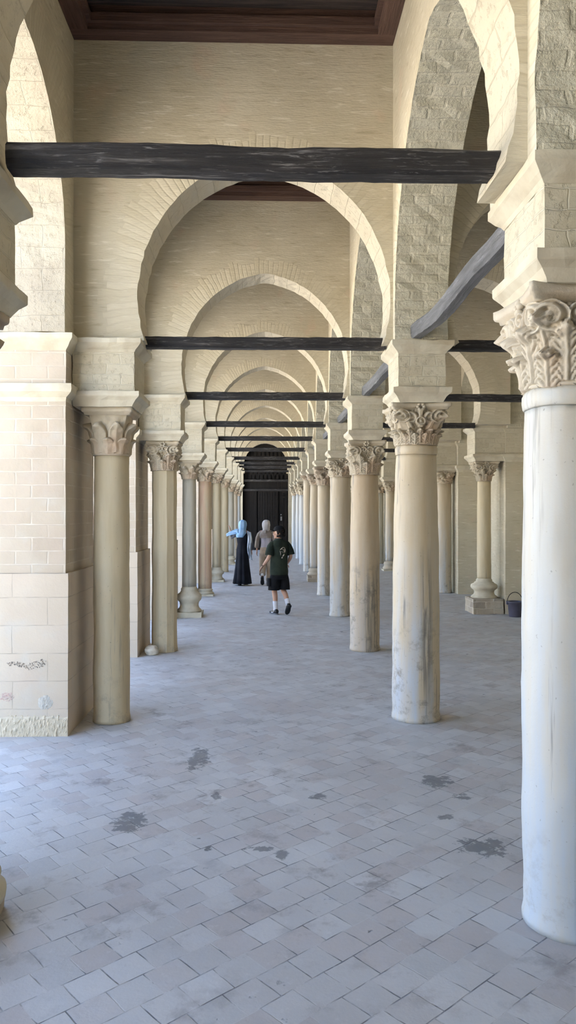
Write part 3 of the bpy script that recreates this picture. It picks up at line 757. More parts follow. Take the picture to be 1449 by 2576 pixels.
for n, x, rb, rt, zst, zct, mt, st, bs, cm, lab in RC:
    column('marble_column', x, n * P, n, rb, rt, zst, zct, SH[mt], st, lab, GR, base=bs, capmat=cm, aw=.245 if n < 3 else .235, detail=n <= 4, impost=(.212, .27), ring=n in (1, 2), seed=n, facets=0)
LC = [
 (1, -1.39, .165, .155, 2.30, 2.70, 'olive', 'plain', ('low', .27, .255, .12, .20), 'cap_c', 'column cropped by the left edge, only its impost, capital rim and stone base in view', 'plain'),
 (2, -1.335, .156, .148, 2.29, 2.69, 'olive', 'plain', None, 'cap_a', 'smooth olive beige column with flat plain leaf capital in front of the bright pier', ''),
 (3, -1.318, .166, .158, 2.345, 2.72, 'olive', 'scroll', None, 'cap_a', 'olive column with a leafy capital standing by the white stone', ''),
 (4, -1.327, .125, .115, 2.38, 2.70, 'grey', 'plain', ('torus', .52, .215, .085, .23), 'cap_a', 'slim grey column on a bulging moulded base in the left row', ''),
 (5, -1.32, .148, .140, 2.48, 2.78, 'rust', 'worn', ('low', .16, .19, .04, .19), 'cap_a', 'yellow and rust stained column, fifth from the viewer in the left row', ''),
 (6, -1.277, .115, .108, 2.57, 2.83, 'olive', 'scroll', ('torus', .38, .19, .06, .2), 'cap_a', 'slim column on a round moulded base, sixth in the left row', ''),
 (7, -1.252, .12, .11, 2.57, 2.83, 'olive', 'worn', None, 'cap_a', 'plain footed column, seventh from the viewer in the left row', ''),
 (8, -1.215, .12, .11, 2.53, 2.82, 'grey', 'scroll', ('torus', .30, .18, .05, .18), 'cap_a', 'column eighth from the viewer in the left row', ''),
 (9, -1.21, .12, .11, 2.53, 2.86, 'cream', 'scroll', None, 'cap_a', 'column ninth from the viewer in the left row', ''),
 (10, -1.20, .12, .11, 2.53, 2.90, 'blue', 'worn', None, 'cap_a', 'column nearest the dark door in the left row', ''),
]
for n, x, rb, rt, zst, zct, mt, st, bs, cm, lab, _ in LC:
    column('stone_column', x, n * P, n, rb, rt, zst, zct, SH[mt], st, lab, GL, base=bs, capmat=cm, aw=.205, detail=n <= 3, ring=False, impost=(.235 if n == 1 else .25, .27), imp_ext=(WL - x + .002, None), seed=n + 20, facets=10 if n == 3 else 0)
for n, x, y, rb, rt, zst, zct, mt, st, bs, lab in [
   (3, 3.97, 3 * P + .35, .15, .14, 2.35, 2.70, 'olive', 'plain', None, 'column by the far right wall hidden behind the big marble column'),
   (4, 3.95, 13.55, .125, .115, 2.37, 2.72, 'olive', 'scroll', ('torus', .62, .235, .27, .27), 'slim column on a bulging base and rubble plinth by the far right wall'),
   (5, 4.02, 16.95, .178, .172, 2.46, 2.74, 'cream', 'worn', None, 'thick pale column with battered capital by the far right wall, seen right of the rosette capital column'),
   (6, 3.97, 20.3, .15, .14, 2.45, 2.76, 'cream', 'plain', None, 'sixth column by the far right wall, hidden behind the near marble column'),
   (7, 3.87, 23.4, .14, .13, 2.47, 2.78, 'cream', 'scroll', ('low', .30, .22, .05, .23), 'pale column on a flared base glimpsed left of the near marble column'),
   (8, 4.06, 26.8, .15, .14, 2.5, 2.8, 'grey', 'worn', None, 'dark grey column glimpsed just right of the brown pitted column'),
   (9, 4.0, 30.1, .14, .13, 2.5, 2.82, 'cream', 'worn', None, 'ninth column by the far right wall'),
   (10, 4.0, 33.4, .14, .13, 2.5, 2.85, 'cream', 'worn', None, 'last column by the far right wall')]:
    column('wall_column', x, y, n, rb, rt, zst, zct, SH[mt], st, lab, 'columns along the far right wall', base=bs, aw=.215, detail=n in (4,), ring=False, impost=(.25, .27), imp_ext=(None, PW - x - .002), seed=n + 40)

# ------------------------------------------------------------------ tie beams
def beam(name, p0, p1, h, w, mt, label, group, seed, wav=.012, sag=0, kinks=None):
    p0, p1 = Vector(p0), Vector(p1); mid = (p0 + p1) / 2; d = p1 - p0; L = d.length; N = 40
    bm = bmesh.new(); rings = []
    ax = d.normalized(); horiz = abs(ax.x) > abs(ax.y); side = Vector((0, 1, 0)) if horiz else Vector((1, 0, 0))
    for i in range(N + 1):
        t = i / N; c = p0 + d * t - mid
        k = mnoise.noise(Vector((t * 3.1, seed * 3.3, 0))); k2 = mnoise.noise(Vector((t * 3.1, seed * 3.3, 7)))
        c = c + Vector((0, 0, 1)) * (wav * k - sag * math.sin(PI * t)) + side * wav * k2 * .8
        if kinks: c = c + Vector((kinks(t)[0], 0, kinks(t)[1]))
        hh = h / 2 * (1 + .09 * mnoise.noise(Vector((t * 7, seed, 3)))); ww = w / 2 * (1 + .1 * mnoise.noise(Vector((t * 6, seed, 11))))
        ring = []
        for (a, b) in ((-1, -.72), (-.72, -1), (.72, -1), (1, -.72), (1, 0), (1, .72), (.72, 1), (-.72, 1), (-1, .72), (-1, 0)):
            q = c + side * a * ww + Vector((0, 0, 1)) * b * hh
            ring.append(bm.verts.new(jit(q, .004, 30, seed)))
        rings.append(ring)
    for A, B in zip(rings, rings[1:]):
        for i in range(10): bm.faces.new((A[i], A[(i + 1) % 10], B[(i + 1) % 10], B[i]))
    bm.faces.new(rings[0]); bm.faces.new(rings[-1])
    o = obj(name, bm, mt, loc=mid); return tag(o, label, 'beam', group)
ZB = [0, 3.325, 3.28, 3.327, 3.345, 3.42, 3.455, 3.47, 3.535, 3.61, 3.62]
for n in range(1, NB + 1):
    h = .112 if n == 1 else .095; w = .12
    lab = {1: 'thick black tarred beam crossing the whole top of the picture', 2: 'dark wooden tie beam between the olive column and the rosette capital column'}.get(n, 'dark tie beam across the near aisle, %s from the viewer' % ordn[n])
    xl, xr = (-1.105, 1.085) if n == 1 else (-1.05, 1.045)
    beam('tie_beam', (xl, n * P, ZB[n] + (.004 if n == 1 else 0)), (xr, n * P, ZB[n] - (.004 if n == 1 else 0)), h, w, M['beam'], lab, 'tie beams across the near aisle', n, wav=.010 if n == 1 else .006)
    if n >= 2:
        beam('tie_beam', (XR + .27, n * P, ZB[n] - .01), (PW - .57, n * P, ZB[n] - .01), .09, .11, M['beam'], 'dark tie beam across the right aisle, %s from the viewer' % ordn[n], 'tie beams across the right aisle', n + 20, wav=.006)
    if n < NB:
        kk = (lambda t: (.015 * math.sin(t * 5), -.03 * math.sin(PI * t) - .018 * math.sin(3.4 * PI * (t + .05)))) if n == 1 else None
        beam('arcade_tie_beam', (XR - .03, n * P + .22, zi(n) + .055), (XR - .03, (n + 1) * P - .20, zi(n + 1) + .055), .12, .10, M['beam_y'], {1: 'crooked grey wooden beam slanting up towards the viewer from the rosette capital column', 2: 'grey beam end showing left of the rosette capital column'}.get(n, 'grey lengthwise beam of the middle arcade in its %s bay' % ordn[n]), 'lengthwise beams of the middle arcade', n + 40, wav=.008, kinks=kk)

# ------------------------------------------------------------------ small things on the floor
bm = bmesh.new(); bmesh.ops.create_icosphere(bm, subdivisions=4, radius=1)
for v in bm.verts:
    c = v.co * (1 + .22 * mnoise.noise(v.co * 1.3 + Vector((4, 2, 1))) + .05 * mnoise.noise(v.co * 5))
    v.co = Vector((max(-.86, min(.9, c.x)) * .098, c.y * .075, max(-.75, c.z) * .07))
o = obj('loose_stone', bm, mat_flat('white_rubble', (.66, .60, .50), .9, .8, c2=(.54, .47, .37), nscale=14), smooth=True, loc=(-1.44, 9.62, .053))
tag(o, 'small rounded white stone lying at the foot of the second olive column', 'stone')

bk = thing('bucket', 'dark grey plastic bucket with raised handle by the far right pier', 'bucket', (4.33, 12.98, 0))
mb = mat_flat('grey_plastic', (.085, .08, .115), .45, 0, .4)
bm = bmesh.new(); lathe(bm, [(.001, .002), (.105, 0), (.108, .01), (.128, .24), (.138, .245), (.140, .262), (.132, .266), (.124, .255), (.104, .02), (.001, .018)], 40, cap=False); obj('bucket_body', bm, mb, bk, smooth=True)
bm = bmesh.new(); tube(bm, [(.134 * math.cos(a), .02, .25 + .17 * math.sin(a)) for a in [PI * i / 20 for i in range(21)]], .006, 8); obj('handle', bm, mat_flat('black_handle', (.02, .02, .022), .5), bk, smooth=True)
bm = bmesh.new()
bm.free()
for s in (-1, 1):
    bm = bmesh.new(); box(bm, s * .136 - .012, s * .136 + .012, -.01, .05, .21, .27); obj('handle_lug', bm, mb, bk)
bt = thing('mop_handle', 'thin pale stick with black sleeve leaning beside the bucket', 'stick', (4.60, 13.03, 0))
bm = bmesh.new(); tube(bm, [(0, 0, .0), (-.05, .08, .36)], [.02, .018], 10); obj('sleeve', bm, mat_flat('black_sleeve', (.02, .03, .04), .6), bt, smooth=True)
bm = bmesh.new(); tube(bm, [(-.05, .08, .36), (-.058, .092, .41)], [.022, .02], 10); obj('grip', bm, mat_flat('pale_plastic', (.6, .6, .58), .5), bt, smooth=True)

# ------------------------------------------------------------------ people
SKIN = mat_flat('skin', (.50, .30, .215), .6, 0, .3, c2=(.46, .27, .19))
def body(root, joints, bones, head, look=0.0, hands=(), face=True):
    """one continuous body: skinned joint graph, head with face, hands with fingers, fused by a voxel remesh"""
    me = bpy.data.meshes.new('tmp'); names = list(joints); idx = {k: i for i, k in enumerate(names)}
    vs_ = [joints[k][0] for k in names]; ra = [joints[k][1] for k in names]; es = [(idx[a], idx[b]) for a, b in bones]
    me.from_pydata(vs_, es, []); o = bpy.data.objects.new('tmp', me); COL.objects.link(o)
    o.modifiers.new('s', 'SKIN').use_smooth_shade = True
    for i, v in enumerate(me.skin_vertices[0].data):
        r = ra[i]; v.radius = r if isinstance(r, tuple) else (r, r); v.use_root = (i == 0)
    o.modifiers.new('u', 'SUBSURF').levels = 2
    dg = bpy.context.evaluated_depsgraph_get(); ev = o.evaluated_get(dg).to_mesh()
    bm = bmesh.new(); bm.from_mesh(ev); o.evaluated_get(dg).to_mesh_clear()
    bpy.data.objects.remove(o)
    hx, hy, hz, s = head                         # head centre and half height
    c_, s_ = math.cos(look), math.sin(look)
    def H(x, y, z): return (hx + (x * c_ - y * s_) * s, hy + (x * s_ + y * c_) * s, hz + z * s)
    def E(x, y, z, r, k=12): ellipsoid(bm, H(x, y, z), tuple(q * s for q in r), k, 10)
    E(0, -.08, .18, (.70, .84, .80), 24); E(0, .25, -.35, (.52, .52, .62), 20)
    if face:
        for i, (y, z, r) in enumerate(((.78, .02, .09), (.84, -.12, .11), (.90, -.26, .14))): E(0, y, z, (r, r * 1.1, r * 1.1), 8)
        E(0, .74, -.50, (.22, .12, .06)); E(0, .74, -.58, (.20, .12, .06)); E(0, .66, -.82, (.20, .18, .15))
        for q in (-1, 1): E(q * .28, .70, .12, (.20, .10, .07)); E(q * .27, .73, -.02, (.10, .08, .07), 8); E(q * .71, -.02, -.05, (.07, .17, .26), 10); E(q * .36, .52, -.28, (.2, .2, .2), 8)
    for (wx, wy, wz), dirn, curl, side in hands:
        d_ = Vector(dirn).normalized(); w_ = Vector((wx, wy, wz)); sd = Vector(side).normalized(); nr = d_.cross(sd).normalized()
        m = Matrix.Translation(w_ + d_ * .045) @ Matrix((sd, nr, d_)).transposed().to_4x4() @ Matrix.Diagonal((.038, .017, .052, 1))
        bmesh.ops.create_uvsphere(bm, u_segments=12, v_segments=10, radius=1, matrix=m)
        for i, (off, ln) in enumerate(((-.028, .060), (-.010, .072), (.010, .068), (.027, .052))):
            b0 = w_ + d_ * .075 + sd * off; b1 = b0 + (d_ + nr * curl * .5) * ln * .5; b2 = b1 + (d_ * .6 + nr * curl) * ln * .45
            tube(bm, [b0, b1, b2], [.0098, .009, .0075], 8)
        b0 = w_ + d_ * .02 - sd * .025; tube(bm, [b0, b0 - sd * .03 + d_ * .025, b0 - sd * .035 + d_ * .058], [.012, .0105, .009], 8)
    o = obj('body', bm, SKIN, root, smooth=True)
    md = o.modifiers.new('r', 'REMESH'); md.mode = 'VOXEL'; md.voxel_size = .0055; md.use_smooth_shade = True
    dg = bpy.context.evaluated_depsgraph_get(); m2 = bpy.data.meshes.new_from_object(o.evaluated_get(dg)); o.modifiers.clear(); o.data = m2
    for p_ in m2.polygons: p_.use_smooth = True
    return o
def cloth_patch(bm, rows, thick=.006):
    """a sheet from rows of points, given a thickness"""
    g = [[bm.verts.new(Vector(p)) for p in r] for r in rows]; n, m = len(g), len(g[0]); b = []
    for i in range(n):
        rb = []
        for j in range(m):
            du = g[min(i + 1, n - 1)][j].co - g[max(i - 1, 0)][j].co; dv = g[i][min(j + 1, m - 1)].co - g[i][max(j - 1, 0)].co
            nn = du.cross(dv); nn = nn.normalized() if nn.length > 1e-9 else Vector((0, 1, 0)); rb.append(bm.verts.new(g[i][j].co + nn * thick))
        b.append(rb)
    for i in range(n - 1):
        for j in range(m - 1):
            bm.faces.new((g[i][j], g[i + 1][j], g[i + 1][j + 1], g[i][j + 1])); bm.faces.new((b[i][j], b[i][j + 1], b[i + 1][j + 1], b[i + 1][j]))
    for i in range(n - 1):
        for j in (0, m - 1): bm.faces.new((g[i][j], g[i + 1][j], b[i + 1][j], b[i][j]))
    for j in range(m - 1):
        for i in (0, n - 1): bm.faces.new((g[i][j], g[i][j + 1], b[i][j + 1], b[i][j]))
def shoe(root, heel, toe, up, mats, name='shoe', sc=1.0):
    """shoe along heel->toe with a sole as sub-part"""
    heel, toe = Vector(heel), Vector(toe); d_ = toe - heel; L = d_.length; d_.normalize(); up = Vector(up); up = (up - d_ * up.dot(d_)).normalized(); sd = d_.cross(up)
    def ring(bm, t, w, h0, h1, seg=14):
        out = []
        for k in range(seg):
            a = 2 * PI * k / seg; out.append(bm.verts.new(heel + d_ * L * t + sd * math.cos(a) * w * sc + up * ((h0 + h1) / 2 + math.sin(a) * (h1 - h0) / 2) * sc))
        return out
    def skin(bm, specs):
        R = [ring(bm, *q) for q in specs]
        for A, B in zip(R, R[1:]):
            for i in range(len(A)): bm.faces.new((A[i], A[(i + 1) % len(A)], B[(i + 1) % len(A)], B[i]))
        bm.faces.new(R[0]); bm.faces.new(R[-1])
    bm = bmesh.new(); skin(bm, [(-.02, .022, .02, .07), (.04, .036, .012, .095), (.2, .040, .012, .10), (.42, .040, .012, .085), (.62, .046, .012, .065), (.85, .044, .012, .05), (.97, .028, .014, .04), (1.0, .012, .018, .03)])
    u = obj(name, bm, mats[0], root, smooth=True)
    bm = bmesh.new(); skin(bm, [(-.03, .020, 0, .02), (.03, .038, 0, .024), (.3, .038, 0, .022), (.62, .049, 0, .02), (.88, .046, 0, .02), (1.0, .022, 0, .02), (1.015, .008, .004, .016)])
    obj('sole', bm, mats[1], u, smooth=True)
    return u

# --- boy in a cap
def foldy(n0=.006, seed=1.):
    def f(bm):
        for v in bm.verts:
            q = mnoise.noise(Vector((v.co.x * 9 + seed, v.co.y * 9, v.co.z * 14))); q2 = mnoise.noise(Vector((v.co.x * 22 + seed, v.co.y * 22, v.co.z * 18)))
            v.co += Vector((v.co.x, v.co.y, 0)).normalized() * (q * n0 * 1.6 + q2 * n0 * .6) if (v.co.x or v.co.y) else Vector()
    return f
boy = thing('person', 'person in a dark green t-shirt, black shorts and black cap walking away, looking left', 'person', (.245, 13.45, 0), rz=math.radians(24))
J = {'pelvis': ((0, 0, .80), (.105, .085)), 'waist': ((0, 0, .94), (.095, .075)), 'chest': ((0, 0, 1.13), (.115, .08)), 'neck0': ((0, 0, 1.27), .062), 'neck1': ((0, .01, 1.36), .048),
     'hL': ((-.085, 0, .76), .082), 'kL': ((-.085, .035, .43), .052), 'cL': ((-.083, -.005, .31), .050), 'aL': ((-.08, -.02, .09), .030), 'tL': ((-.09, .10, .035), .028),
     'hR': ((.085, 0, .76), .082), 'kR': ((.080, .02, .43), .052), 'cR': ((.083, -.09, .34), .050), 'aR': ((.085, -.19, .17), .030), 'tR': ((.085, -.14, .05), .028),
     'sL': ((-.15, 0, 1.245), .052), 'eL': ((-.215, -.05, 1.03), .036), 'fL': ((-.235, -.01, .97), .036), 'wL': ((-.275, .09, .86), .022),
     'sR': ((.15, 0, 1.245), .052), 'eR': ((.20, -.06, 1.03), .036), 'fR': ((.205, .0, .97), .035), 'wR': ((.20, .12, .87), .022)}
Bn = [('pelvis', 'waist'), ('waist', 'chest'), ('chest', 'neck0'), ('neck0', 'neck1'), ('pelvis', 'hL'), ('hL', 'kL'), ('kL', 'cL'), ('cL', 'aL'), ('aL', 'tL'), ('pelvis', 'hR'), ('hR', 'kR'), ('kR', 'cR'), ('cR', 'aR'), ('aR', 'tR'),
      ('neck0', 'sL'), ('sL', 'eL'), ('eL', 'fL'), ('fL', 'wL'), ('neck0', 'sR'), ('sR', 'eR'), ('eR', 'fR'), ('fR', 'wR')]
body(boy, J, Bn, (0, .02, 1.445, .112), look=math.radians(38), hands=[((-.275, .09, .86), (-.35, .55, -.75), .5, (.6, .7, .2)), ((.20, .12, .87), (0, .5, -.8), .6, (-1, 0, 0))])
shirt = mat_flat('green_cotton', (.016, .022, .017), .9, .3, c2=(.026, .036, .026), nscale=6)
bm = bmesh.new(); loft(bm, [(0, .0, .70, .168, .128), (0, 0, .76, .170, .130), (0, 0, .90, .160, .122), (0, 0, 1.05, .160, .122), (0, 0, 1.17, .168, .122), (0, 0, 1.25, .172, .105), (0, 0, 1.295, .140, .085), (0, .0, 1.325, .075, .068), (0, .002, 1.345, .062, .060)], 40, 5, .02, cap=False)
tube(bm, [(-.05, 0, 1.265), (-.10, 0, 1.262), (-.145, -.003, 1.245), (-.175, -.01, 1.20), (-.20, -.03, 1.12), (-.218, -.04, 1.05)], [.030, .045, .054, .062, .068, .073], 18); tube(bm, [(.05, 0, 1.265), (.10, 0, 1.262), (.145, -.003, 1.245), (.175, -.01, 1.20), (.195, -.03, 1.12), (.208, -.045, 1.05)], [.030, .045, .054, .062, .068, .073], 18)
foldy(.007, 2)(bm); sh_o = obj('t_shirt', bm, shirt, boy, smooth=True)
# pale print on the back: a ring of strokes
bm = bmesh.new(); rr = random.Random(5)
def on_back(x, z): return (x, -.126 * math.sqrt(max(.05, 1 - (x / .17) ** 2)) - .012, z)
for k, (x0, z0, x1, z1, wd) in enumerate([(-.045, 1.15, .0, 1.19, .012), (.0, 1.19, .045, 1.18, .010), (.045, 1.17, .05, 1.10, .008), (-.048, 1.13, -.04, 1.05, .006), (.02, 1.16, .03, 1.09, .006), (.03, 1.07, .0, 1.03, .010), (-.005, 1.02, -.02, 1.0, .012), (-.03, 1.12, .01, 1.10, .005), (-.02, 1.17, .01, 1.14, .006)]):
    tube(bm, [on_back(x0, z0), on_back((x0 + x1) / 2 + .006, (z0 + z1) / 2), on_back(x1, z1)], [wd * .6, wd, wd * .5], 8, flat=.5)
obj('back_print', bm, mat_flat('pale_print', (.62, .54, .46), .8), sh_o, smooth=True)['label'] = 'pale printed emblem on the back'
short = mat_flat('black_cotton', (.010, .010, .012), .9, .2)
bm = bmesh.new(); loft(bm, [(0, 0, .62, .150, .115), (0, 0, .70, .158, .122), (0, 0, .84, .140, .108), (0, 0, .90, .132, .10)], 36, 5, .02)
tube(bm, [(-.072, 0, .72), (-.088, .005, .60), (-.094, .02, .50), (-.094, .022, .43)], [.085, .098, .102, .104], 24); tube(bm, [(.072, 0, .72), (.088, -.005, .60), (.092, -.005, .50), (.090, -.01, .43)], [.085, .098, .102, .104], 24)
box(bm, -.215, -.185, -.04, .07, .50, .64, .05); foldy(.006, 9)(bm); obj('shorts', bm, short, boy, smooth=True)
sock = mat_flat('white_sock', (.75, .75, .80), .9, .2)
bm = bmesh.new(); tube(bm, [(-.083, -.008, .235), (-.082, -.015, .16), (-.08, -.02, .085), (-.08, -.01, .06)], [.046, .042, .040, .042], 16); obj('sock', bm, sock, boy, smooth=True)
bm = bmesh.new(); tube(bm, [(.084, -.135, .27), (.085, -.165, .22), (.085, -.195, .165)], [.046, .042, .040], 16); obj('sock', bm, sock, boy, smooth=True)
blk = mat_flat('black_leather', (.010, .010, .012), .4, 0, .5); sole = mat_flat('rubber_sole', (.03, .03, .032), .7)
s1 = shoe(boy, (-.08, -.085, .0), (-.095, .175, .0), (0, 0, 1), (blk, mat_flat('white_midsole', (.25, .25, .27), .6)))
bm = bmesh.new(); tube(bm, [(-.128, .07, .035), (-.130, .03, .028), (-.124, .0, .034), (-.122, -.04, .06)], [.003, .009, .007, .002], 8); obj('shoe_mark', bm, sock, s1, smooth=True)
shoe(boy, (.085, -.27, .165), (.085, -.145, -.0), (0, .85, .5), (blk, sole), sc=.95)
cap = mat_flat('black_cap', (.008, .008, .009), .85, .2)
lk = math.radians(38); hc = Vector((0, .02, 1.445))
def hp(x, y, z): return Vector((hc.x + x * math.cos(lk) - y * math.sin(lk), hc.y + x * math.sin(lk) + y * math.cos(lk), hc.z + z))
bm = bmesh.new()
for i in range(90):
    a = 2 * PI * i / 90 * 7.3; z = rnd.uniform(-.065, .05); q = hp(.083 * math.sin(a), -.012 - .095 * abs(math.cos(a)) * (1 if True else 0), z); ellipsoid(bm, q, (.018, .018, .018), 6, 5)
obj('hair', bm, mat_flat('dark_curly_hair', (.012, .009, .008), .7), boy, smooth=True)
bm = bmesh.new(); rings = []
for (zz, r_) in ((.03, .096), (.05, .100), (.075, .096), (.10, .082), (.118, .058), (.126, .025)):
    rings.append([bm.verts.new(hp(r_ * .88 * math.cos(2 * PI * k / 24), -.008 + r_ * 1.04 * math.sin(2 * PI * k / 24), zz)) for k in range(24)])
for A, B in zip(rings, rings[1:]):
    for k in range(24): bm.faces.new((A[k], A[(k + 1) % 24], B[(k + 1) % 24], B[k]))
bm.faces.new(rings[0]); bm.faces.new(rings[-1])
cp = obj('cap', bm, cap, boy, smooth=True)
bm = bmesh.new(); cloth_patch(bm, [[hp(math.sin(a) * .080, .065 + math.cos(a) * (.03 + .065 * t), .045 - .014 * t - .010 * (math.sin(a)) ** 2) for a in [(-1.2 + 2.4 * j / 8) for j in range(9)]] for t in (0, .33, .66, 1)], .005); obj('brim', bm, cap, cp, smooth=True)
bm = bmesh.new(); tube(bm, [(-.272 + .024 * math.cos(a), .082 + .024 * math.sin(a), .87 + .012 * math.cos(a)) for a in [2 * PI * i / 14 for i in range(15)]], .004, 6); obj('wristband', bm, mat_flat('dark_band', (.05, .03, .03), .6), boy, smooth=True)

# --- woman in the black dress with a blue headscarf
wa = thing('person', 'person in long black dress, light blue headscarf blowing to the left', 'person', (-.575, 18.75, 0), rz=math.radians(-4))
J = {'pelvis': ((0, 0, .86), (.12, .09)), 'waist': ((0, 0, 1.02), (.09, .07)), 'chest': ((0, 0, 1.20), (.11, .08)), 'neck0': ((0, 0, 1.33), .06), 'neck1': ((0, 0, 1.42), .045),
     'hL': ((-.085, 0, .83), .085), 'kL': ((-.075, .03, .46), .055), 'aL': ((-.065, -.02, .09), .032), 'tL': ((-.07, .10, .035), .028),
     'hR': ((.085, 0, .83), .085), 'kR': ((.08, .06, .46), .055), 'aR': ((.075, .08, .09), .032), 'tR': ((.08, .20, .035), .028),
     'sL': ((-.155, 0, 1.31), .046), 'eL': ((-.255, .04, 1.17), .034), 'wL': ((-.305, .06, 1.37), .022),
     'sR': ((.155, 0, 1.31), .046), 'eR': ((.215, -.02, 1.06), .034), 'wR': ((.225, .06, .84), .022)}
B2 = [('pelvis', 'waist'), ('waist', 'chest'), ('chest', 'neck0'), ('neck0', 'neck1'), ('pelvis', 'hL'), ('hL', 'kL'), ('kL', 'aL'), ('aL', 'tL'), ('pelvis', 'hR'), ('hR', 'kR'), ('kR', 'aR'), ('aR', 'tR'),
      ('neck0', 'sL'), ('sL', 'eL'), ('eL', 'wL'), ('neck0', 'sR'), ('sR', 'eR'), ('eR', 'wR')]
body(wa, J, B2, (0, .01, 1.50, .108), look=math.radians(10), hands=[((-.305, .06, 1.37), (-.2, .1, .8), .6, (0, 1, 0)), ((.225, .06, .84), (0, .2, -1), .4, (0, -1, 0))])
dress = mat_flat('black_dress_cloth', (.006, .007, .012), .85, .2, c2=(.011, .013, .020), nscale=4)
bm = bmesh.new(); loft(bm, [(-.005, 0, .045, .225, .20, 1), (0, 0, .2, .205, .18, 1), (0, 0, .45, .175, .155, .9), (0, 0, .72, .155, .13, .6), (0, 0, .88, .150, .12, .3), (0, 0, 1.02, .118, .092, .1), (0, 0, 1.16, .140, .105, 0), (0, 0, 1.25, .145, .098, 0), (0, 0, 1.31, .12, .08, 0)], 64, 9, .075)
foldy(.004, 3)(bm); obj('dress', bm, dress, wa, smooth=True)
blue = mat_flat('blue_scarf_cloth', (.20, .36, .60), .8, .3, c2=(.32, .48, .68), nscale=7); wht = mat_flat('grey_blue_shawl', (.30, .36, .46), .85, .3, c2=(.55, .62, .72), nscale=5)
bm = bmesh.new(); loft(bm, [(-.045, -.02, 1.19, .10, .115), (-.035, -.018, 1.24, .125, .122), (-.02, -.012, 1.30, .135, .118), (-.010, -.01, 1.35, .110, .108), (.0, 0, 1.395, .092, .104), (.005, 0, 1.44, .094, .112), (.008, 0, 1.49, .103, .120), (.008, .0, 1.54, .103, .118), (.006, 0, 1.58, .090, .104), (.004, 0, 1.605, .070, .082), (.003, 0, 1.62, .045, .055), (.002, 0, 1.628, .018, .022)], 36, 5, .035)
for v in bm.verts:
    if v.co.y > .07 and 1.40 < v.co.z < 1.58: v.co.y = .07 + (v.co.y - .07) * .3
foldy(.008, 6)(bm); hs = obj('headscarf', bm, blue, wa, smooth=True)
bm = bmesh.new()
cloth_patch(bm, [[(-.08 - .029 * i + .006 * math.sin(j * 1.3), -.09 + .022 * math.sin(i * 1.1 + j * 1.2) + .010 * i, 1.385 - .0006 * i * i + .018 * math.sin(i * .55 + .4) - j * (.021 - .0010 * i) - (.010 * max(0, i - 8))) for j in range(8)] for i in range(12)], .008); obj('scarf_end', bm, blue, hs, smooth=True)
bm = bmesh.new()
cloth_patch(bm, [[(.125 + .014 * math.sin(i * .5) + .0125 * j + .003 * i, -.085 + .02 * math.sin(j * 1.9 + i * .3), 1.36 - .049 * i - .006 * j) for j in range(8)] for i in range(15)], .012); obj('shawl', bm, wht, wa, smooth=True)
bm = bmesh.new(); tube(bm, [(.08, 0, 1.325), (.135, -.005, 1.31), (.175, -.015, 1.25), (.20, -.02, 1.15), (.225, -.02, 1.04), (.24, .03, .90)], [.034, .046, .052, .054, .058, .07], 16); tube(bm, [(-.08, 0, 1.325), (-.14, .005, 1.30), (-.20, .02, 1.235), (-.25, .04, 1.185), (-.285, .05, 1.28)], [.034, .048, .05, .046, .040], 16); foldy(.005, 7)(bm)
obj('sleeves', bm, mat_flat('charcoal_sheer_cloth', (.10, .105, .13), .9), wa, smooth=True)
whs = mat_flat('pale_shoe', (.45, .44, .42), .6)
shoe(wa, (-.065, -.10, 0), (-.075, .13, 0), (0, 0, 1), (blk, sole)); shoe(wa, (.075, -.0, 0), (.085, .23, 0), (0, 0, 1), (blk, whs))

# --- woman in beige
wb = thing('person', 'person in grey headscarf, taupe shawl and beige trousers, half hidden by the boy', 'person', (.015, 19.0, 0), rz=math.radians(-3))
J = {'pelvis': ((0, 0, .86), (.12, .09)), 'waist': ((0, 0, 1.02), (.10, .08)), 'chest': ((0, 0, 1.20), (.12, .085)), 'neck0': ((0, 0, 1.33), .06), 'neck1': ((0, 0, 1.42), .045),
     'hL': ((-.085, 0, .83), .088), 'kL': ((-.085, .0, .46), .058), 'aL': ((-.085, -.21, .20), .034), 'tL': ((-.085, -.15, .06), .028),
     'hR': ((.085, 0, .83), .088), 'kR': ((.085, .05, .46), .058), 'aR': ((.085, .06, .09), .034), 'tR': ((.09, .19, .035), .028),
     'sL': ((-.16, 0, 1.31), .046), 'eL': ((-.225, -.02, 1.06), .036), 'wL': ((-.235, .04, .84), .022),
     'sR': ((.16, 0, 1.31), .046), 'eR': ((.225, -.02, 1.06), .036), 'wR': ((.23, .06, .84), .022)}
body(wb, J, B2, (0, .01, 1.50, .108), hands=[((-.235, .04, .84), (-.05, .2, -1), .4, (0, 1, 0)), ((.23, .06, .84), (0, .2, -1), .4, (0, -1, 0))])
bm = bmesh.new(); loft(bm, [(0, 0, .80, .150, .125), (0, 0, .95, .138, .115), (0, 0, 1.05, .128, .105), (0, 0, 1.2, .145, .112), (0, 0, 1.31, .13, .085)], 36, 5, .015); foldy(.004, 1)(bm); obj('top', bm, mat_flat('lilac_white_cotton', (.55, .53, .62), .9, .2), wb, smooth=True)
tr = mat_flat('beige_cloth', (.42, .33, .25), .9, .3, c2=(.50, .42, .34), nscale=5)
bm = bmesh.new(); loft(bm, [(0, 0, .70, .155, .13), (0, 0, .84, .158, .13), (0, 0, .94, .140, .117)], 36)
tube(bm, [(-.078, 0, .78), (-.085, 0, .6), (-.085, -.01, .45), (-.085, -.09, .33), (-.085, -.15, .26)], [.092, .092, .085, .082, .080], 20); tube(bm, [(.078, 0, .78), (.085, .02, .6), (.085, .05, .45), (.085, .06, .25), (.085, .06, .09)], [.092, .092, .088, .088, .092], 20); foldy(.007, 4)(bm)
obj('trousers', bm, tr, wb, smooth=True)
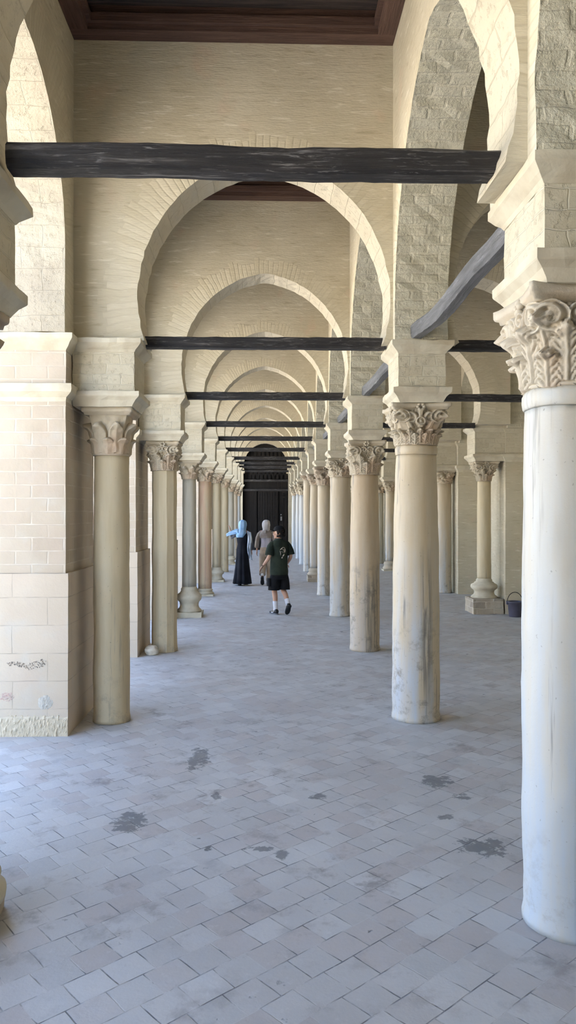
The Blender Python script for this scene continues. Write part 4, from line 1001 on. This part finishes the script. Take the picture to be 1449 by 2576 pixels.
gs = mat_flat('grey_scarf_cloth', (.42, .37, .34), .9, .3, c2=(.52, .48, .45), nscale=6)
bm = bmesh.new(); loft(bm, [(0, -.01, 1.17, .165, .12), (0, -.01, 1.23, .178, .122), (0, -.005, 1.30, .165, .11), (0, 0, 1.35, .118, .10), (0, 0, 1.38, .08, .08)], 36, 7, .02, cap=False)
tube(bm, [(-.07, 0, 1.33), (-.13, -.003, 1.31), (-.175, -.01, 1.26), (-.205, -.015, 1.17), (-.225, -.02, 1.06), (-.235, .02, .93)], [.034, .046, .052, .052, .050, .054], 16); tube(bm, [(.07, 0, 1.33), (.13, -.003, 1.31), (.175, -.01, 1.26), (.205, -.015, 1.17), (.225, -.02, 1.06), (.235, .03, .93)], [.034, .046, .054, .056, .06, .068], 16); foldy(.007, 12)(bm)
obj('shawl', bm, mat_flat('taupe_shawl_cloth', (.30, .25, .22), .9, .3, c2=(.40, .35, .31), nscale=6), wb, smooth=True)
bm = bmesh.new(); loft(bm, [(.01, -.01, 1.33, .07, .08), (.008, -.01, 1.355, .09, .095), (.004, -.004, 1.39, .088, .10), (0, 0, 1.44, .098, .112), (0, 0, 1.49, .106, .120), (0, 0, 1.54, .104, .116), (0, 0, 1.58, .088, .10), (0, 0, 1.605, .066, .076), (0, 0, 1.618, .040, .048), (0, 0, 1.624, .015, .02)], 36, 5, .03)
for v in bm.verts:
    if v.co.y > .07 and 1.40 < v.co.z < 1.58: v.co.y = .07 + (v.co.y - .07) * .3
foldy(.007, 8)(bm); hs2 = obj('headscarf', bm, mat_flat('pale_grey_scarf', (.46, .43, .42), .9, .3, c2=(.58, .55, .53), nscale=6), wb, smooth=True)
bm = bmesh.new(); cloth_patch(bm, [[(-.04 + .018 * j - .002 * i, -.125 + .008 * math.sin(j * 2), 1.38 - .022 * i) for j in range(4)] for i in range(5)], .008); obj('scarf_end', bm, gs, hs2, smooth=True)
bm = bmesh.new(); tube(bm, [(-.085, -.14, .29), (-.085, -.19, .22)], [.05, .045], 16); obj('sock', bm, sock, wb, smooth=True)
shoe(wb, (-.085, -.27, .19), (-.085, -.155, .0), (0, .85, .5), (mat_flat('brown_shoe', (.08, .05, .045), .6), sole)); shoe(wb, (.085, -.01, 0), (.09, .22, 0), (0, 0, 1), (whs, whs))
